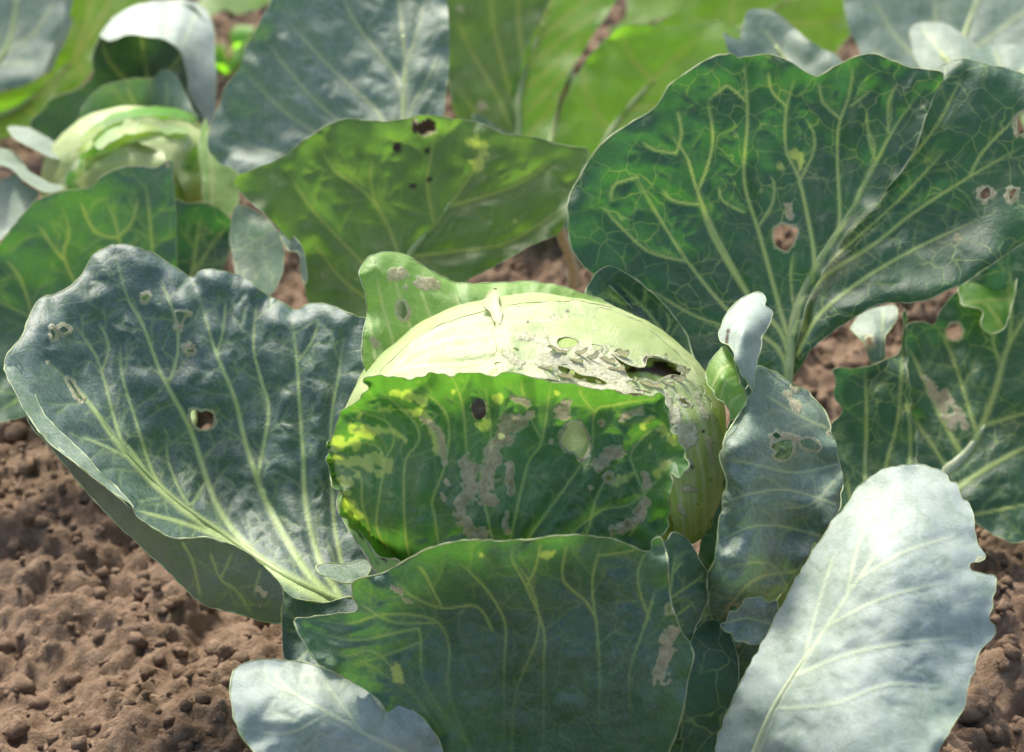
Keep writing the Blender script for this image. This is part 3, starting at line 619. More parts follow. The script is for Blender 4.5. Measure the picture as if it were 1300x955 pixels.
# big open leaf spread to one side, its lower margin turned up
L_sil = [(36, 536), (58, 560), (82, 590), (108, 622), (152, 668), (208, 720), (256, 765), (312, 782), (354, 791)]
L_v = [([(450, 775), (370, 738), (300, 692), (226, 640), (162, 578), (109, 506), (87, 484), (60, 460)], 11.0, 1.2), ([(375, 742), (320, 700), (275, 640), (241, 544), (207, 480), (181, 412), (162, 378), (147, 325)], 5.0, 1.2), ([(415, 752), (385, 720), (339, 640), (313, 567), (298, 506), (275, 450), (260, 401), (251, 367)], 5.5, 1.2),
       ([(335, 625), (328, 604), (341, 525), (332, 484), (322, 442), (326, 386)], 3.2, 1.2), ([(430, 755), (405, 710), (388, 640), (385, 582), (381, 525), (377, 461), (371, 401)], 4.5, 1.2), ([(440, 740), (424, 660), (420, 544), (430, 476), (437, 431)], 3.2, 1.1), ([(228, 642), (196, 604), (173, 536), (155, 476), (153, 438)], 2.8, 1.0), ([(190, 605), (165, 570), (151, 551), (128, 468), (113, 438), (94, 412)], 2.8, 1.0),
       ([(207, 480), (217, 480), (226, 442), (222, 404), (204, 355)], 2.2, 1.0), ([(290, 686), (232, 664), (172, 648)], 4.0, 1.5), ([(160, 580), (130, 565), (105, 555)], 2.0, 1.0), ([(377, 461), (395, 435), (405, 410)], 1.8, 0.9), ([(275, 450), (283, 420), (287, 380)], 1.8, 0.9), ([(262, 610), (240, 640), (215, 590), (212, 560)], 1.4, 0.9), ([(130, 470), (138, 440), (126, 410)], 1.4, 0.8), ([(400, 770), (360, 765), (300, 740)], 3.0, 1.2)]
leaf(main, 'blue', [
  dict(o=[(36, 521), (19, 495), (6, 472), (8, 450), (28, 427), (38, 401), (53, 379), (75, 372), (102, 352), (117, 327), (128, 318), (151, 310), (181, 316), (200, 325), (226, 342), (245, 352), (252, 345), (264, 343), (286, 345), (309, 352), (328, 367), (354, 382), (377, 394), (392, 387), (422, 389), (449, 401), (470, 412), (500, 480), (520, 580), (530, 680), (510, 760), (450, 792), (400, 800)] + L_sil[::-1],
     d=[(450, 775, 1.060), (300, 692, 1.085), (190, 605, 1.095), (90, 484, 1.095), (10, 460, 1.06), (36, 525, 1.035), (150, 312, 1.20), (260, 345, 1.215), (390, 390, 1.205), (465, 412, 1.175), (520, 600, 1.125), (230, 500, 1.165), (330, 580, 1.15), (420, 640, 1.125), (60, 400, 1.12), (82, 590, 1.022), (152, 668, 1.012), (256, 765, 1.010), (354, 791, 1.015), (520, 740, 1.09)],
     v=L_v, holes=[[(242, 522), (249, 520), (255, 523), (262, 521), (271, 527), (270, 540), (262, 546), (252, 544), (243, 536)], [(222, 396), (230, 396), (240, 397), (234, 403), (228, 413), (225, 405)], [(180, 377), (187, 374), (190, 378), (184, 383)], [(64, 419), (67, 417), (71, 425), (68, 431)], [(75, 418), (81, 414), (88, 420), (80, 423)], [(236, 444), (242, 443), (246, 447), (240, 449)], [(85, 481), (92, 486), (100, 499), (106, 508), (98, 504)]],
     marks=[('dmg', [(230, 402), (228, 415)], 5), ('dmg', [(240, 445)], 7), ('dmg', [(62, 460)], 3)], hrim=2.6, upx=(1.09, 0.45), lip=-0.007, lipw=9.0, pucker=0.0042, und=0.004, ruf=0.006, seed=51, jag=0.9, fs=0.42),
  dict(o=L_sil[1:] + [(357, 776), (359, 752), (350, 734), (336, 720), (304, 696), (264, 683), (232, 685), (208, 678), (176, 658), (164, 640), (132, 616), (84, 578), (55, 552)],
     d=[(58, 560, 1.022), (84, 578, 1.005), (108, 622, 1.014), (152, 668, 1.012), (208, 720, 1.010), (256, 765, 1.010), (354, 791, 1.015), (132, 616, 0.998), (176, 658, 0.990), (264, 683, 0.985), (336, 720, 0.988), (358, 776, 1.002), (230, 710, 0.996), (300, 740, 0.994)],
     v=[([(232, 690), (245, 715), (255, 760)], 1.8, 1.2), ([(268, 705), (280, 735), (300, 750), (318, 778)], 1.7, 1.0), ([(280, 735), (295, 702)], 1.4, 0.9), ([(330, 725), (322, 760)], 1.2, 0.8)], marks=[('dmg', [(328, 748), (336, 754)], 3), ('dmg', [(330, 770)], 2)], auto=True, fs=0.35, gap=34, pucker=0.0015, und=0.002, ruf=0.002, seed=53, mat='under'),
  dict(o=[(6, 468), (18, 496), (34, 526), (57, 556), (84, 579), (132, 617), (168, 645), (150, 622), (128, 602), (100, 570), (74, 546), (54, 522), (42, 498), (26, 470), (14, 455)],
     d=[(6, 468, 1.050), (34, 526, 1.024), (84, 579, 1.000), (168, 645, 0.990), (150, 622, 1.002), (100, 566, 1.022), (54, 522, 1.046), (20, 460, 1.062)], mat='grey', auto=False, und=0.003, ruf=0.004, pucker=0.0, seed=54, s=2.2)],  # rolled margin: sun on it is put into the paler sheet colour
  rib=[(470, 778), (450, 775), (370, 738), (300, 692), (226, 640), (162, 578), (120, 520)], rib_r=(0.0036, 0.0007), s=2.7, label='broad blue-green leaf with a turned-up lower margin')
leaf(main, 'blue', dict(o=[(352, 742), (360, 752), (358, 776), (359, 808), (364, 838), (400, 850), (440, 866), (490, 880), (490, 800), (460, 760), (410, 765), (375, 760)],
     d=[(352, 742, 1.01), (359, 800, 1.0), (364, 838, 0.995), (440, 866, 0.985), (480, 780, 1.03), (420, 800, 1.02)], auto=True, v=[([(480, 830), (420, 810), (365, 800)], 2, 1)], seed=55), s=3, label='narrow blue-green fold under the front leaf', rib=[(500, 830), (460, 822)], rib_r=(0.004, 0.002))
# tiny leaf scrap beside the heart
leaf(main, 'grey', dict(o=[(402, 720), (415, 715), (440, 716), (462, 712), (470, 722), (460, 736), (440, 741), (420, 735), (406, 729)], d=[(402, 720, 0.985), (440, 716, 1.0), (468, 722, 1.0), (440, 740, 0.98)], auto=False, und=0.001, ruf=0.001, seed=57), s=2.2, label='small pale leaf scrap beside the head')
leaf(main, 'pale', dict(o=[(434, 625), (428, 636), (431, 652), (445, 676), (460, 700), (478, 728), (500, 740), (520, 735), (505, 712), (480, 706), (462, 682), (445, 660), (438, 640)], d=[(432, 630, 1.0), (445, 676, 0.985), (478, 728, 0.97), (515, 730, 0.958), (460, 690, 0.98)], auto=False, und=0.001, ruf=0.002, seed=58, marks=[('rot', [(470, 690), (490, 712)], 3)]), s=2.2, rim_mat='rim_brown', label='thick pale leaf edge under the folded front leaf')

# leaf cupped in front of the head
F_v = [([(650, 960), (655, 880), (684, 800), (672, 740), (650, 712)], 2.6, 1.2), ([(655, 900), (684, 800), (660, 760), (615, 750), (600, 728), (585, 715)], 0.1, 0.1),
       ([(640, 940), (640, 850), (641, 792), (620, 752), (600, 730), (584, 715)], 2.2, 1.2), ([(690, 940), (690, 850), (690, 800), (668, 745), (650, 710), (652, 692)], 2.6, 1.4), ([(760, 920), (761, 850), (758, 800), (752, 740), (763, 690)], 2.4, 1.3), ([(758, 790), (745, 765), (715, 735), (720, 690)], 2.0, 1.2), ([(800, 900), (800, 850), (820, 790), (833, 745)], 2.0, 1.2), ([(824, 785), (810, 740), (815, 710), (826, 700)], 1.6, 1.0),
       ([(600, 960), (570, 880), (570, 820), (550, 787), (490, 780), (440, 792), (400, 785)], 2.2, 1.1), ([(590, 940), (540, 870), (533, 805), (520, 800), (450, 813), (395, 800)], 2.4, 1.2), ([(560, 930), (500, 850), (470, 826), (440, 833), (405, 822)], 2.2, 1.0), ([(625, 800), (605, 770), (560, 772), (520, 755), (500, 735)], 1.8, 1.0), ([(560, 770), (540, 730), (530, 718)], 1.6, 1.0), ([(555, 790), (500, 790), (455, 765)], 1.5, 0.9), ([(520, 880), (470, 845), (450, 848)], 1.6, 0.9), ([(668, 745), (680, 720), (686, 690)], 1.5, 1.0), ([(758, 705), (790, 702), (815, 695)], 1.3, 0.8), ([(535, 815), (480, 835), (440, 845)], 1.6, 0.9)]
leaf(main, 'front', [dict(o=[(374, 787), (394, 784), (422, 780), (450, 776), (453, 768), (447, 752), (452, 736), (488, 726), (518, 709), (554, 693), (594, 686), (655, 686), (726, 680), (782, 686), (823, 701), (828, 686), (838, 683), (846, 706), (851, 762), (864, 797), (880, 830), (874, 866), (862, 920), (830, 985), (760, 1030), (680, 1045), (600, 1030), (530, 960), (480, 890), (440, 862), (410, 846), (390, 822)],
     d=[(374, 787, 0.955), (450, 776, 0.950), (450, 738, 0.945), (554, 693, 0.925), (655, 686, 0.915), (726, 680, 0.912), (823, 700, 0.925), (850, 760, 0.925), (880, 830, 0.925), (870, 890, 0.93), (650, 790, 0.945), (550, 800, 0.958), (760, 790, 0.942), (650, 870, 0.955), (470, 840, 0.955), (400, 830, 0.955), (680, 1030, 1.00), (540, 950, 0.975), (820, 980, 0.965)],
     v=[(l, a * 0.72, b * 0.85) for l, a, b in F_v if a > 0.5], holes=[[(846, 771), (850, 768), (852, 776), (848, 780)]],
     marks=[('dmg', [(853, 805), (845, 830), (840, 855)], 9), ('yel', [(690, 706), (702, 702)], 4), ('yel', [(500, 848), (506, 862)], 6), ('yel', [(612, 706)], 3), ('dmg', [(497, 746), (508, 752)], 4), ('dmg', [(512, 760), (522, 765)], 3)],
     vfade=(770, 900), pucker=0.0042, und=0.005, ruf=0.007, seed=61, jag=0.8, fs=0.28, gap=32)],  # stronger vein colour near the top stands in for light coming through
  rib=[(670, 1042), (668, 1010), (664, 985)], rib_r=(0.005, 0.0015), s=2.7, label='cupped green leaf standing in front of the head')
leaf(main, 'front', dict(o=[(838, 700), (848, 684), (855, 676), (866, 678), (876, 688), (889, 711), (902, 734), (900, 755), (894, 775), (882, 800), (876, 830), (860, 870), (830, 870), (830, 760)],
     d=[(838, 700, 0.945), (855, 676, 0.955), (889, 711, 0.965), (902, 734, 0.97), (880, 800, 0.965), (860, 860, 0.975), (840, 780, 0.955)], v=[([(845, 830), (850, 760), (858, 700)], 1.8, 1), ([(850, 760), (880, 740), (895, 728)], 1.3, 0.8), ([(848, 790), (880, 765)], 1.3, 0.8), ([(852, 730), (868, 712)], 1.3, 0.8)], seed=63, gap=18, vl=26), s=2.5, label='narrow leaf lobe beside the cupped front leaf', rib=[(846, 868), (846, 820)], rib_r=(0.004, 0.0015))

# twisted leaf on the other side of the head
leaf(main, 'grey', [
  dict(o=[(961, 466), (985, 474), (1018, 494), (1045, 518), (1056, 550), (1067, 589), (1070, 625), (1064, 650), (1050, 676), (1023, 708), (990, 755), (965, 790), (950, 812), (930, 806), (908, 786), (898, 760), (899, 735), (906, 708), (914, 654), (921, 615), (914, 580), (923, 551), (940, 522), (953, 496)],
     d=[(961, 466, 1.03), (1018, 494, 1.045), (1056, 550, 1.03), (1070, 625, 1.01), (1023, 708, 0.985), (950, 810, 0.99), (900, 750, 0.965), (914, 654, 0.955), (914, 580, 0.955), (940, 522, 0.985), (985, 600, 0.975), (1000, 540, 1.004), (960, 700, 0.962), (950, 560, 0.962), (1010, 630, 0.995), (950, 640, 0.952), (1010, 680, 0.998), (935, 720, 0.955), (990, 730, 0.985), (1040, 590, 1.022), (1035, 640, 1.0)],
     v=[([(1060, 640), (1000, 622), (950, 628), (916, 640)], 2.0, 1.2), ([(1062, 590), (1010, 600), (960, 590), (918, 582)], 2.0, 1.1), ([(1040, 680), (990, 668), (950, 670), (908, 690)], 2.0, 1.0), ([(1052, 545), (1010, 525), (970, 500)], 2.0, 1.0), ([(1010, 725), (960, 735), (930, 765), (915, 785)], 2.4, 1.2), ([(1060, 610), (1030, 640), (990, 645)], 1.2, 0.8), ([(1000, 745), (975, 715), (920, 720)], 1.6, 0.8)],
     holes=[[(981, 553), (985, 549), (991, 553), (987, 557)], [(980, 567), (990, 560), (1004, 559), (1006, 572), (1000, 582), (992, 583), (982, 580), (986, 574)], [(1016, 560), (1026, 557), (1038, 563), (1040, 570), (1032, 571), (1020, 567)], [(1054, 548), (1058, 550), (1057, 553), (1053, 551)], [(926, 772), (933, 769), (936, 776), (929, 779)]],
     marks=[('dmg', [(985, 552), (1012, 558)], 4), ('dmg', [(1000, 500), (1012, 520)], 4), ('dmg', [(1010, 492)], 5), ('dmg', [(935, 770)], 6)], pucker=0.0026, und=0.0075, ruf=0.009, lip=-0.006, lipw=8.0, seed=71, jag=1.8, gap=24),
  dict(o=[(944, 378), (958, 371), (967, 373), (973, 381), (971, 388), (980, 396), (977, 410), (969, 425), (965, 445), (958, 470), (955, 495), (950, 488), (940, 470), (934, 455), (927, 440), (914, 432), (918, 410), (930, 390)],
     d=[(958, 371, 1.045), (980, 396, 1.03), (969, 425, 1.015), (955, 495, 0.99), (914, 432, 1.01), (930, 390, 1.035), (940, 460, 0.985), (945, 420, 0.995)], marks=[('rot', [(925, 420), (922, 436)], 1.6)], mat='white', auto=False, und=0.002, ruf=0.002, seed=72, jag=1.2, s=2.2),
  dict(o=[(897, 480), (901, 462), (912, 445), (922, 441), (930, 452), (936, 475), (944, 495), (946, 512), (938, 525), (928, 532), (922, 515), (912, 508), (902, 495)],
     d=[(897, 480, 1.005), (920, 442, 1.01), (936, 475, 0.995), (944, 500, 0.99), (928, 532, 0.985), (915, 480, 0.985), (926, 505, 0.983)], mat='pale', v=[([(905, 490), (915, 470), (932, 462)], 1.4, 0.8), ([(915, 505), (922, 485), (938, 478)], 1.4, 0.8), ([(925, 522), (930, 508), (943, 500)], 1.2, 0.8)], auto=False, und=0.001, ruf=0.002, jag=1.6, pucker=0.003, seed=73, s=2.2)],
  rib=[(958, 812), (1000, 750), (1035, 690)], rib_r=(0.0032, 0.001), s=2.6, label='twisted grey-green leaf with a rolled white tip and bean-shaped holes')
leaf(main, 'grey', [dict(o=[(914, 790), (930, 778), (945, 765), (965, 762), (985, 768), (995, 785), (985, 805), (965, 815), (950, 815), (930, 806), (920, 800)], d=[(914, 790, 0.962), (945, 765, 0.966), (990, 780, 0.970), (960, 812, 0.962)], auto=True, v=[([(985, 795), (950, 785), (920, 792)], 1.6, 0.8)], jag=3.2, und=0.006, ruf=0.008, seed=75),
     dict(o=[(918, 806), (940, 800), (968, 808), (985, 830), (975, 860), (950, 900), (930, 960), (880, 985), (885, 900), (905, 845)], d=[(925, 815, 0.975), (960, 812, 0.972), (935, 880, 0.975), (885, 945, 0.99)], holes=[[(926, 810 + 6), (938, 812), (936, 820), (928, 820)]], auto=True, v=[([(890, 940), (930, 850), (950, 815)], 1.6, 0.8)], seed=76)], s=2.6, label='ragged small leaf under the twisted leaf', rib=[(885, 975), (892, 950)], rib_r=(0.003, 0.0008))
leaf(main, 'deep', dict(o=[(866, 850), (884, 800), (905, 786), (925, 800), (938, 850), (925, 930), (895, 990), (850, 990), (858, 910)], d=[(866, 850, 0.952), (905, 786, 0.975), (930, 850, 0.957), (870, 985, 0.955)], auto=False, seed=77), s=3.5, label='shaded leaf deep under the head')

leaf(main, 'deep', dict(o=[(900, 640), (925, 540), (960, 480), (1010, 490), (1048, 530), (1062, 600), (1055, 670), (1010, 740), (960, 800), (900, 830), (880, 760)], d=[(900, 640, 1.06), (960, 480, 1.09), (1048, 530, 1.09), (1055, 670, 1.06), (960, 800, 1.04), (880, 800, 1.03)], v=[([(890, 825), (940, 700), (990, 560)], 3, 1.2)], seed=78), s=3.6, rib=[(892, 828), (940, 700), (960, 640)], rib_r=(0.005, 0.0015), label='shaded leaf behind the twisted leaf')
# pale broad leaf reaching forward
leaf(main, 'white', dict(o=[(930, 890), (945, 858), (969, 812), (1002, 752), (1023, 714), (1045, 680), (1067, 649), (1094, 616), (1121, 597), (1154, 589), (1187, 594), (1203, 601), (1207, 612), (1216, 614), (1221, 632), (1230, 640), (1236, 665), (1240, 690), (1250, 706), (1242, 712), (1231, 715), (1233, 724), (1252, 730), (1263, 736), (1260, 768), (1256, 785), (1263, 801), (1241, 834), (1233, 861), (1215, 915), (1160, 985), (1060, 1030), (960, 1020), (910, 960)],
     d=[(930, 890, 0.930), (1002, 752, 0.955), (1067, 649, 0.975), (1154, 589, 0.985), (1228, 640, 0.965), (1263, 740, 0.935), (1260, 800, 0.925), (1233, 861, 0.905), (1120, 700, 0.930), (1130, 800, 0.905), (1050, 860, 0.905), (1160, 980, 0.87), (960, 1010, 0.92), (1050, 960, 0.885)],
     v=[([(950, 990), (985, 900), (1040, 810), (1100, 720), (1150, 650)], 4.5, 1.4), ([(1010, 858), (1080, 830), (1160, 815), (1230, 810)], 2.6, 1.2), ([(1050, 795), (1120, 760), (1200, 740)], 2.4, 1.2), ([(1090, 735), (1150, 700), (1215, 680)], 2.2, 1.2), ([(985, 900), (1060, 893), (1125, 870), (1190, 872)], 2.2, 1.0), ([(1020, 840), (1035, 780), (1060, 700)], 2.0, 1.0), ([(1075, 757), (1090, 690), (1120, 630)], 2.0, 1.0)],
     marks=[('dmg', [(1245, 712)], 5)], pucker=0.0013, und=0.002, ruf=0.003, seed=81, jag=1.4, fs=0.3),
     rib=[(930, 1030), (950, 990), (985, 900), (1030, 825)], rib_r=(0.0045, 0.001), s=3.2, rib_mat='rib_pale', label='pale waxy leaf reaching forward')
leaf(main, 'white', dict(o=[(295, 857), (300, 848), (315, 841), (345, 837), (390, 842), (440, 858), (480, 874), (540, 915), (560, 970), (500, 1010), (380, 1000), (310, 940), (292, 885)],
     d=[(295, 857, 0.965), (345, 837, 0.975), (440, 858, 0.968), (540, 915, 0.965), (400, 900, 0.945), (380, 990, 0.945), (520, 1000, 0.965), (300, 920, 0.95)], v=[([(555, 975), (460, 930), (380, 885), (330, 862)], 3.5, 1.2), ([(460, 930), (430, 890), (410, 860)], 2, 1), ([(420, 905), (370, 930), (330, 930)], 2, 1), ([(380, 885), (355, 865), (350, 850)], 1.6, 0.9)], seed=83, und=0.003, ruf=0.004), rib=[(556, 976), (530, 963), (510, 954)], rib_r=(0.004, 0.001), s=3.0, label='pale leaf tip lying low over the soil')

# great fan-shaped leaf at the back
TRv = [([(1000, 520), (1000, 470), (1010, 400), (1035, 340), (1078, 272), (1110, 210), (1137, 160), (1170, 115)], 8.0, 1.4), ([(1006, 440), (995, 410), (965, 300), (945, 230), (949, 150), (945, 80)], 4.5, 1.2), ([(995, 400), (960, 330), (925, 270), (890, 240), (860, 190), (848, 150)], 0.1, 0.1),
       ([(950, 375), (910, 300), (886, 245), (872, 200), (850, 170)], 4.2, 1.3), ([(1002, 458), (990, 420), (950, 375), (905, 300), (886, 243)], 4.2, 3.4), ([(886, 243), (900, 205), (905, 170), (898, 128)], 2.6, 1.2), ([(1030, 358), (1033, 320), (1015, 230), (998, 190), (998, 140), (1009, 100)], 4.2, 1.2), ([(1015, 230), (1032, 195), (1033, 170), (1022, 150)], 2.4, 1.0), ([(1060, 302), (1066, 275), (1063, 200), (1065, 160), (1078, 120), (1083, 85)], 3.2, 1.2), ([(1066, 150), (1045, 130), (1040, 105)], 2.2, 1.0), ([(1080, 135), (1105, 115)], 1.8, 1.0),
       ([(1001, 476), (985, 440), (930, 400), (875, 335), (830, 265), (808, 225)], 4.4, 1.3), ([(873, 332), (825, 320), (790, 290), (765, 262)], 2.6, 1.0), ([(962, 425), (940, 420), (880, 400), (830, 370)], 2.4, 1.2), ([(1085, 255), (1110, 195), (1100, 160)], 1.0, 1.0), ([(1128, 168), (1128, 130), (1140, 105)], 2.0, 1.0), ([(965, 285), (980, 260), (983, 235), (977, 222)], 2.2, 1.0), ([(945, 270), (918, 255), (912, 235)], 2.0, 1.0), ([(949, 130), (925, 110), (915, 115), (898, 128)], 1.8, 1.2), ([(998, 135), (980, 115), (975, 90)], 1.8, 1.0), ([(810, 225), (780, 235), (775, 255)], 1.6, 1.0), ([(858, 195), (865, 170), (860, 140)], 1.6, 1.0), ([(1011, 402), (1006, 380), (1004, 345), (1008, 320)], 2.2, 1.2), ([(1112, 205), (1103, 175), (1100, 140)], 1.8, 1.0), ([(858, 195), (830, 190), (815, 180)], 1.6, 0.9), ([(887, 260), (855, 255), (840, 240)], 1.8, 0.9)]
leaf(main, 'deep', [
  dict(o=[(995, 525), (1006, 470), (1020, 400), (1045, 345), (1080, 290), (1120, 245), (1157, 199), (1182, 132), (1199, 98), (1192, 90), (1180, 88), (1152, 84), (1115, 70), (1092, 70), (1060, 84), (1039, 96), (1023, 91), (995, 75), (972, 69), (949, 71), (938, 73), (926, 68), (894, 77), (871, 93), (852, 107), (829, 139), (792, 162), (760, 188), (744, 211), (723, 248), (721, 275), (725, 312), (741, 338), (769, 359), (820, 409), (885, 465), (920, 510), (955, 530)],
     d=[(995, 520, 1.12), (1000, 470, 1.125), (1035, 340, 1.15), (1078, 272, 1.16), (1157, 199, 1.165), (1199, 98, 1.165), (1100, 70, 1.19), (1039, 96, 1.195), (950, 70, 1.20), (871, 93, 1.185), (792, 162, 1.165), (721, 275, 1.155), (769, 359, 1.15), (885, 460, 1.13), (900, 250, 1.20), (980, 200, 1.205), (850, 330, 1.185), (940, 380, 1.165), (1060, 160, 1.195)],
     v=[(l, a * 0.76, b * 0.9) for l, a, b in TRv if a > 0.5], holes=[[(984, 290), (994, 285), (1006, 288), (1013, 292), (1009, 306), (1003, 316), (996, 319), (985, 313), (981, 302)]],
     marks=[('yel', [(1010, 195), (1018, 210)], 6), ('yel', [(992, 212)], 4), ('yel', [(1000, 270)], 3), ('dmg', [(1000, 262), (1004, 275)], 3), ('dmg', [(1010, 300), (1000, 318)], 3.5)], hrim=1.8, up=(1.13, 0.5), pucker=0.0052, und=0.004, ruf=0.005, seed=91, fs=0.16, gap=30, vl=36),
  dict(o=[(1004, 480), (1015, 410), (1040, 345), (1078, 280), (1125, 190), (1165, 110), (1190, 87), (1205, 79), (1221, 75), (1254, 82), (1300, 94), (1345, 120), (1365, 200), (1345, 275), (1300, 308), (1231, 354), (1195, 372), (1161, 384), (1130, 384), (1106, 390), (1065, 415), (1032, 442), (1012, 470)],
     d=[(1000, 470, 1.127), (1035, 340, 1.154), (1078, 272, 1.166), (1130, 180, 1.178), (1165, 100, 1.19), (1221, 75, 1.20), (1300, 94, 1.20), (1360, 200, 1.17), (1300, 308, 1.128), (1231, 354, 1.118), (1161, 384, 1.116), (1106, 390, 1.118), (1032, 442, 1.120), (1180, 250, 1.175), (1250, 200, 1.185), (1280, 270, 1.155), (1200, 330, 1.138), (1100, 340, 1.145)],
     v=[([(1020, 420), (1035, 362), (1110, 310), (1160, 270), (1230, 225), (1300, 185)], 3.6, 1.2), ([(1012, 450), (1040, 400), (1100, 352), (1170, 312), (1240, 280)], 3.2, 1.2), ([(1070, 290), (1130, 230), (1185, 165), (1220, 100)], 2.6, 1.0), ([(1045, 340), (1090, 300), (1145, 250), (1200, 190)], 2.0, 1.0), ([(1230, 225), (1250, 190), (1290, 150)], 2.0, 1.0)],
     holes=[[(1246, 242), (1255, 238), (1258, 248), (1250, 253), (1244, 250)], [(1282, 242), (1290, 240), (1288, 250), (1282, 254)], [(1291, 148), (1300, 143), (1302, 165), (1293, 170)]], marks=[('dmg', [(1243, 244), (1260, 246)], 5), ('dmg', [(1216, 302)], 6), ('dmg', [(1294, 160)], 6)], mat='deep', hrim=4, upx=(1.13, 0.5), pucker=0.003, und=0.004, ruf=0.004, lip=-0.010, lipw=12.0, seed=93, fs=0.3)],
  rib=[(996, 528), (1000, 470), (1010, 400), (1035, 340), (1078, 272), (1105, 220)], rib_r=(0.0040, 0.0008), s=2.8, label='great fan-shaped dark green leaf with branching yellow veins')
# olive leaf with a yellow spot
leaf(main, 'olive', dict(o=[(297, 228), (322, 214), (356, 201), (385, 179), (418, 158), (439, 152), (484, 154), (509, 152), (542, 146), (584, 152), (617, 160), (642, 170), (675, 174), (717, 185), (746, 191), (738, 220), (725, 257), (709, 295), (667, 316), (617, 345), (590, 360), (570, 400), (540, 430), (480, 430), (430, 410), (392, 385), (386, 345), (378, 318), (343, 280), (310, 249)],
     d=[(297, 228, 1.255), (418, 158, 1.275), (542, 146, 1.29), (642, 170, 1.285), (746, 191, 1.265), (709, 295, 1.235), (617, 345, 1.22), (520, 425, 1.185), (400, 380, 1.215), (343, 275, 1.245), (520, 320, 1.235), (570, 240, 1.27), (450, 230, 1.265), (660, 240, 1.265)],
     v=[([(505, 430), (510, 350), (522, 320), (551, 287), (572, 258), (601, 216), (609, 190)], 3.6, 1.4), ([(572, 262), (655, 235), (700, 204)], 2.2, 1.0), ([(520, 326), (584, 318), (646, 307), (717, 262)], 2.8, 1.2), ([(510, 335), (493, 287), (472, 241), (472, 199)], 2.4, 1.0), ([(551, 285), (542, 233), (547, 199), (552, 170)], 2.2, 1.0), ([(490, 285), (468, 249), (426, 216), (405, 183)], 2.2, 1.0), ([(505, 380), (455, 328), (397, 266), (368, 220)], 2.6, 1.1), ([(500, 400), (440, 360), (400, 310)], 2.4, 1.1)],
     marks=[('rot', [(530, 160), (545, 160)], 7), ('dmg', [(528, 156), (545, 166)], 6), ('rot', [(504, 186)], 5), ('yel', [(604, 180), (612, 190), (604, 208)], 8), ('rot', [(542, 191)], 3), ('rot', [(545, 227)], 3), ('rot', [(525, 236)], 3), ('yel', [(655, 281)], 3)], up=(1.25, 0.35), pucker=0.0042, und=0.004, ruf=0.004, seed=95, fs=0.35),
     rib=[(505, 432), (510, 350), (522, 320), (551, 287), (572, 258)], rib_r=(0.005, 0.001), s=3.2, label='olive green leaf with a yellow spot and brown bite')
leaf(main, 'grey', dict(o=[(356, 300), (364, 294), (378, 306), (385, 318), (390, 345), (388, 360), (382, 350), (380, 322), (366, 318)], d=[(356, 300, 1.26), (385, 318, 1.235), (388, 358, 1.23), (370, 310, 1.245)], auto=False, seed=96, und=0.001, ruf=0.001), s=2.5, label='small pale curl at the edge of the olive leaf')
leaf(main, 'grey', dict(o=[(345, -2), (331, 25), (314, 58), (306, 83), (285, 112), (277, 137), (266, 166), (264, 187), (281, 208), (301, 218), (340, 260), (430, 320), (500, 370), (550, 300), (563, 145), (569, 83), (570, 42), (567, 0), (556, -60), (500, -110), (430, -105), (370, -55)],
     d=[(345, 0, 1.42), (285, 112, 1.385), (264, 187, 1.365), (340, 260, 1.31), (500, 365, 1.22), (550, 290, 1.26), (563, 145, 1.35), (569, 42, 1.41), (500, -105, 1.50), (400, -80, 1.47), (430, 80, 1.41), (510, 80, 1.40), (420, 200, 1.345)],
     v=[([(505, 365), (513, 230), (513, 145), (515, 83), (509, 25), (500, -60)], 5.0, 1.4), ([(514, 200), (520, 145), (542, 104), (559, 62)], 3.2, 1.2), ([(512, 240), (525, 180), (552, 130)], 2.6, 1.2), ([(512, 230), (484, 150), (447, 112), (405, 71), (364, 25)], 3.8, 1.2), ([(513, 140), (505, 100), (484, 71), (451, 29), (434, -10)], 3.4, 1.2), ([(510, 260), (450, 200), (397, 166), (360, 141), (314, 96)], 3.2, 1.2), ([(508, 290), (440, 230), (380, 205), (300, 180)], 2.8, 1.0), ([(470, 180), (426, 150), (385, 112), (339, 54)], 2.8, 1.0), ([(515, 83), (530, 40), (540, 0)], 2.6, 1.2)],
     up=(1.37, 0.42), pucker=0.0045, und=0.005, ruf=0.005, seed=97, fs=0.25), rib=[(503, 368), (513, 230), (513, 145), (515, 83), (512, 45)], rib_r=(0.0055, 0.0012), s=3.8, label='tall blue-grey leaf with a straight pale midrib')
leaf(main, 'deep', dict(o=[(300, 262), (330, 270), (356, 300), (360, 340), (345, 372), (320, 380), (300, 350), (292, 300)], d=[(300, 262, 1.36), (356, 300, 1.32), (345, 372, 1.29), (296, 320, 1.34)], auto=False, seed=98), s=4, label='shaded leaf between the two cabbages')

# ================================================================== cabbage behind, with a cream head
b2 = ground_pt(170, 330)
p2 = plant('smaller cabbage with a bright cream head half hidden behind leaves', (b2[0], b2[1], -0.012), 0.05, 0.014)
H2A, H2C = 0.066, 0.056
C2, hd2 = make_head_fn(166, 232, 1.50, H2A, H2C)
p2['stem'] = np.array([C2[0], C2[1], 0.04])
head_mesh(p2, C2, H2A, H2C, 'cream', [([(75, 235), (120, 190), (180, 165), (250, 160)], 2.4, 1.5), ([(100, 240), (140, 205), (190, 190), (240, 195)], 2.4, 1.5), ([(220, 290), (235, 230), (230, 180)], 2.5, 1.5), ([(250, 280), (258, 230), (250, 180)], 2.5, 1.5)],
          [('yel', [(110, 212), (150, 205), (190, 200)], 4), ('yel', [(88, 232), (100, 215)], 5)], 15, label='cream heart glowing in the sun')
def on2(k, ctrl=None):
    t = TPS(ctrl) if ctrl else None
    return lambda p: hd2(p, k) + (t(p) if t else 0)
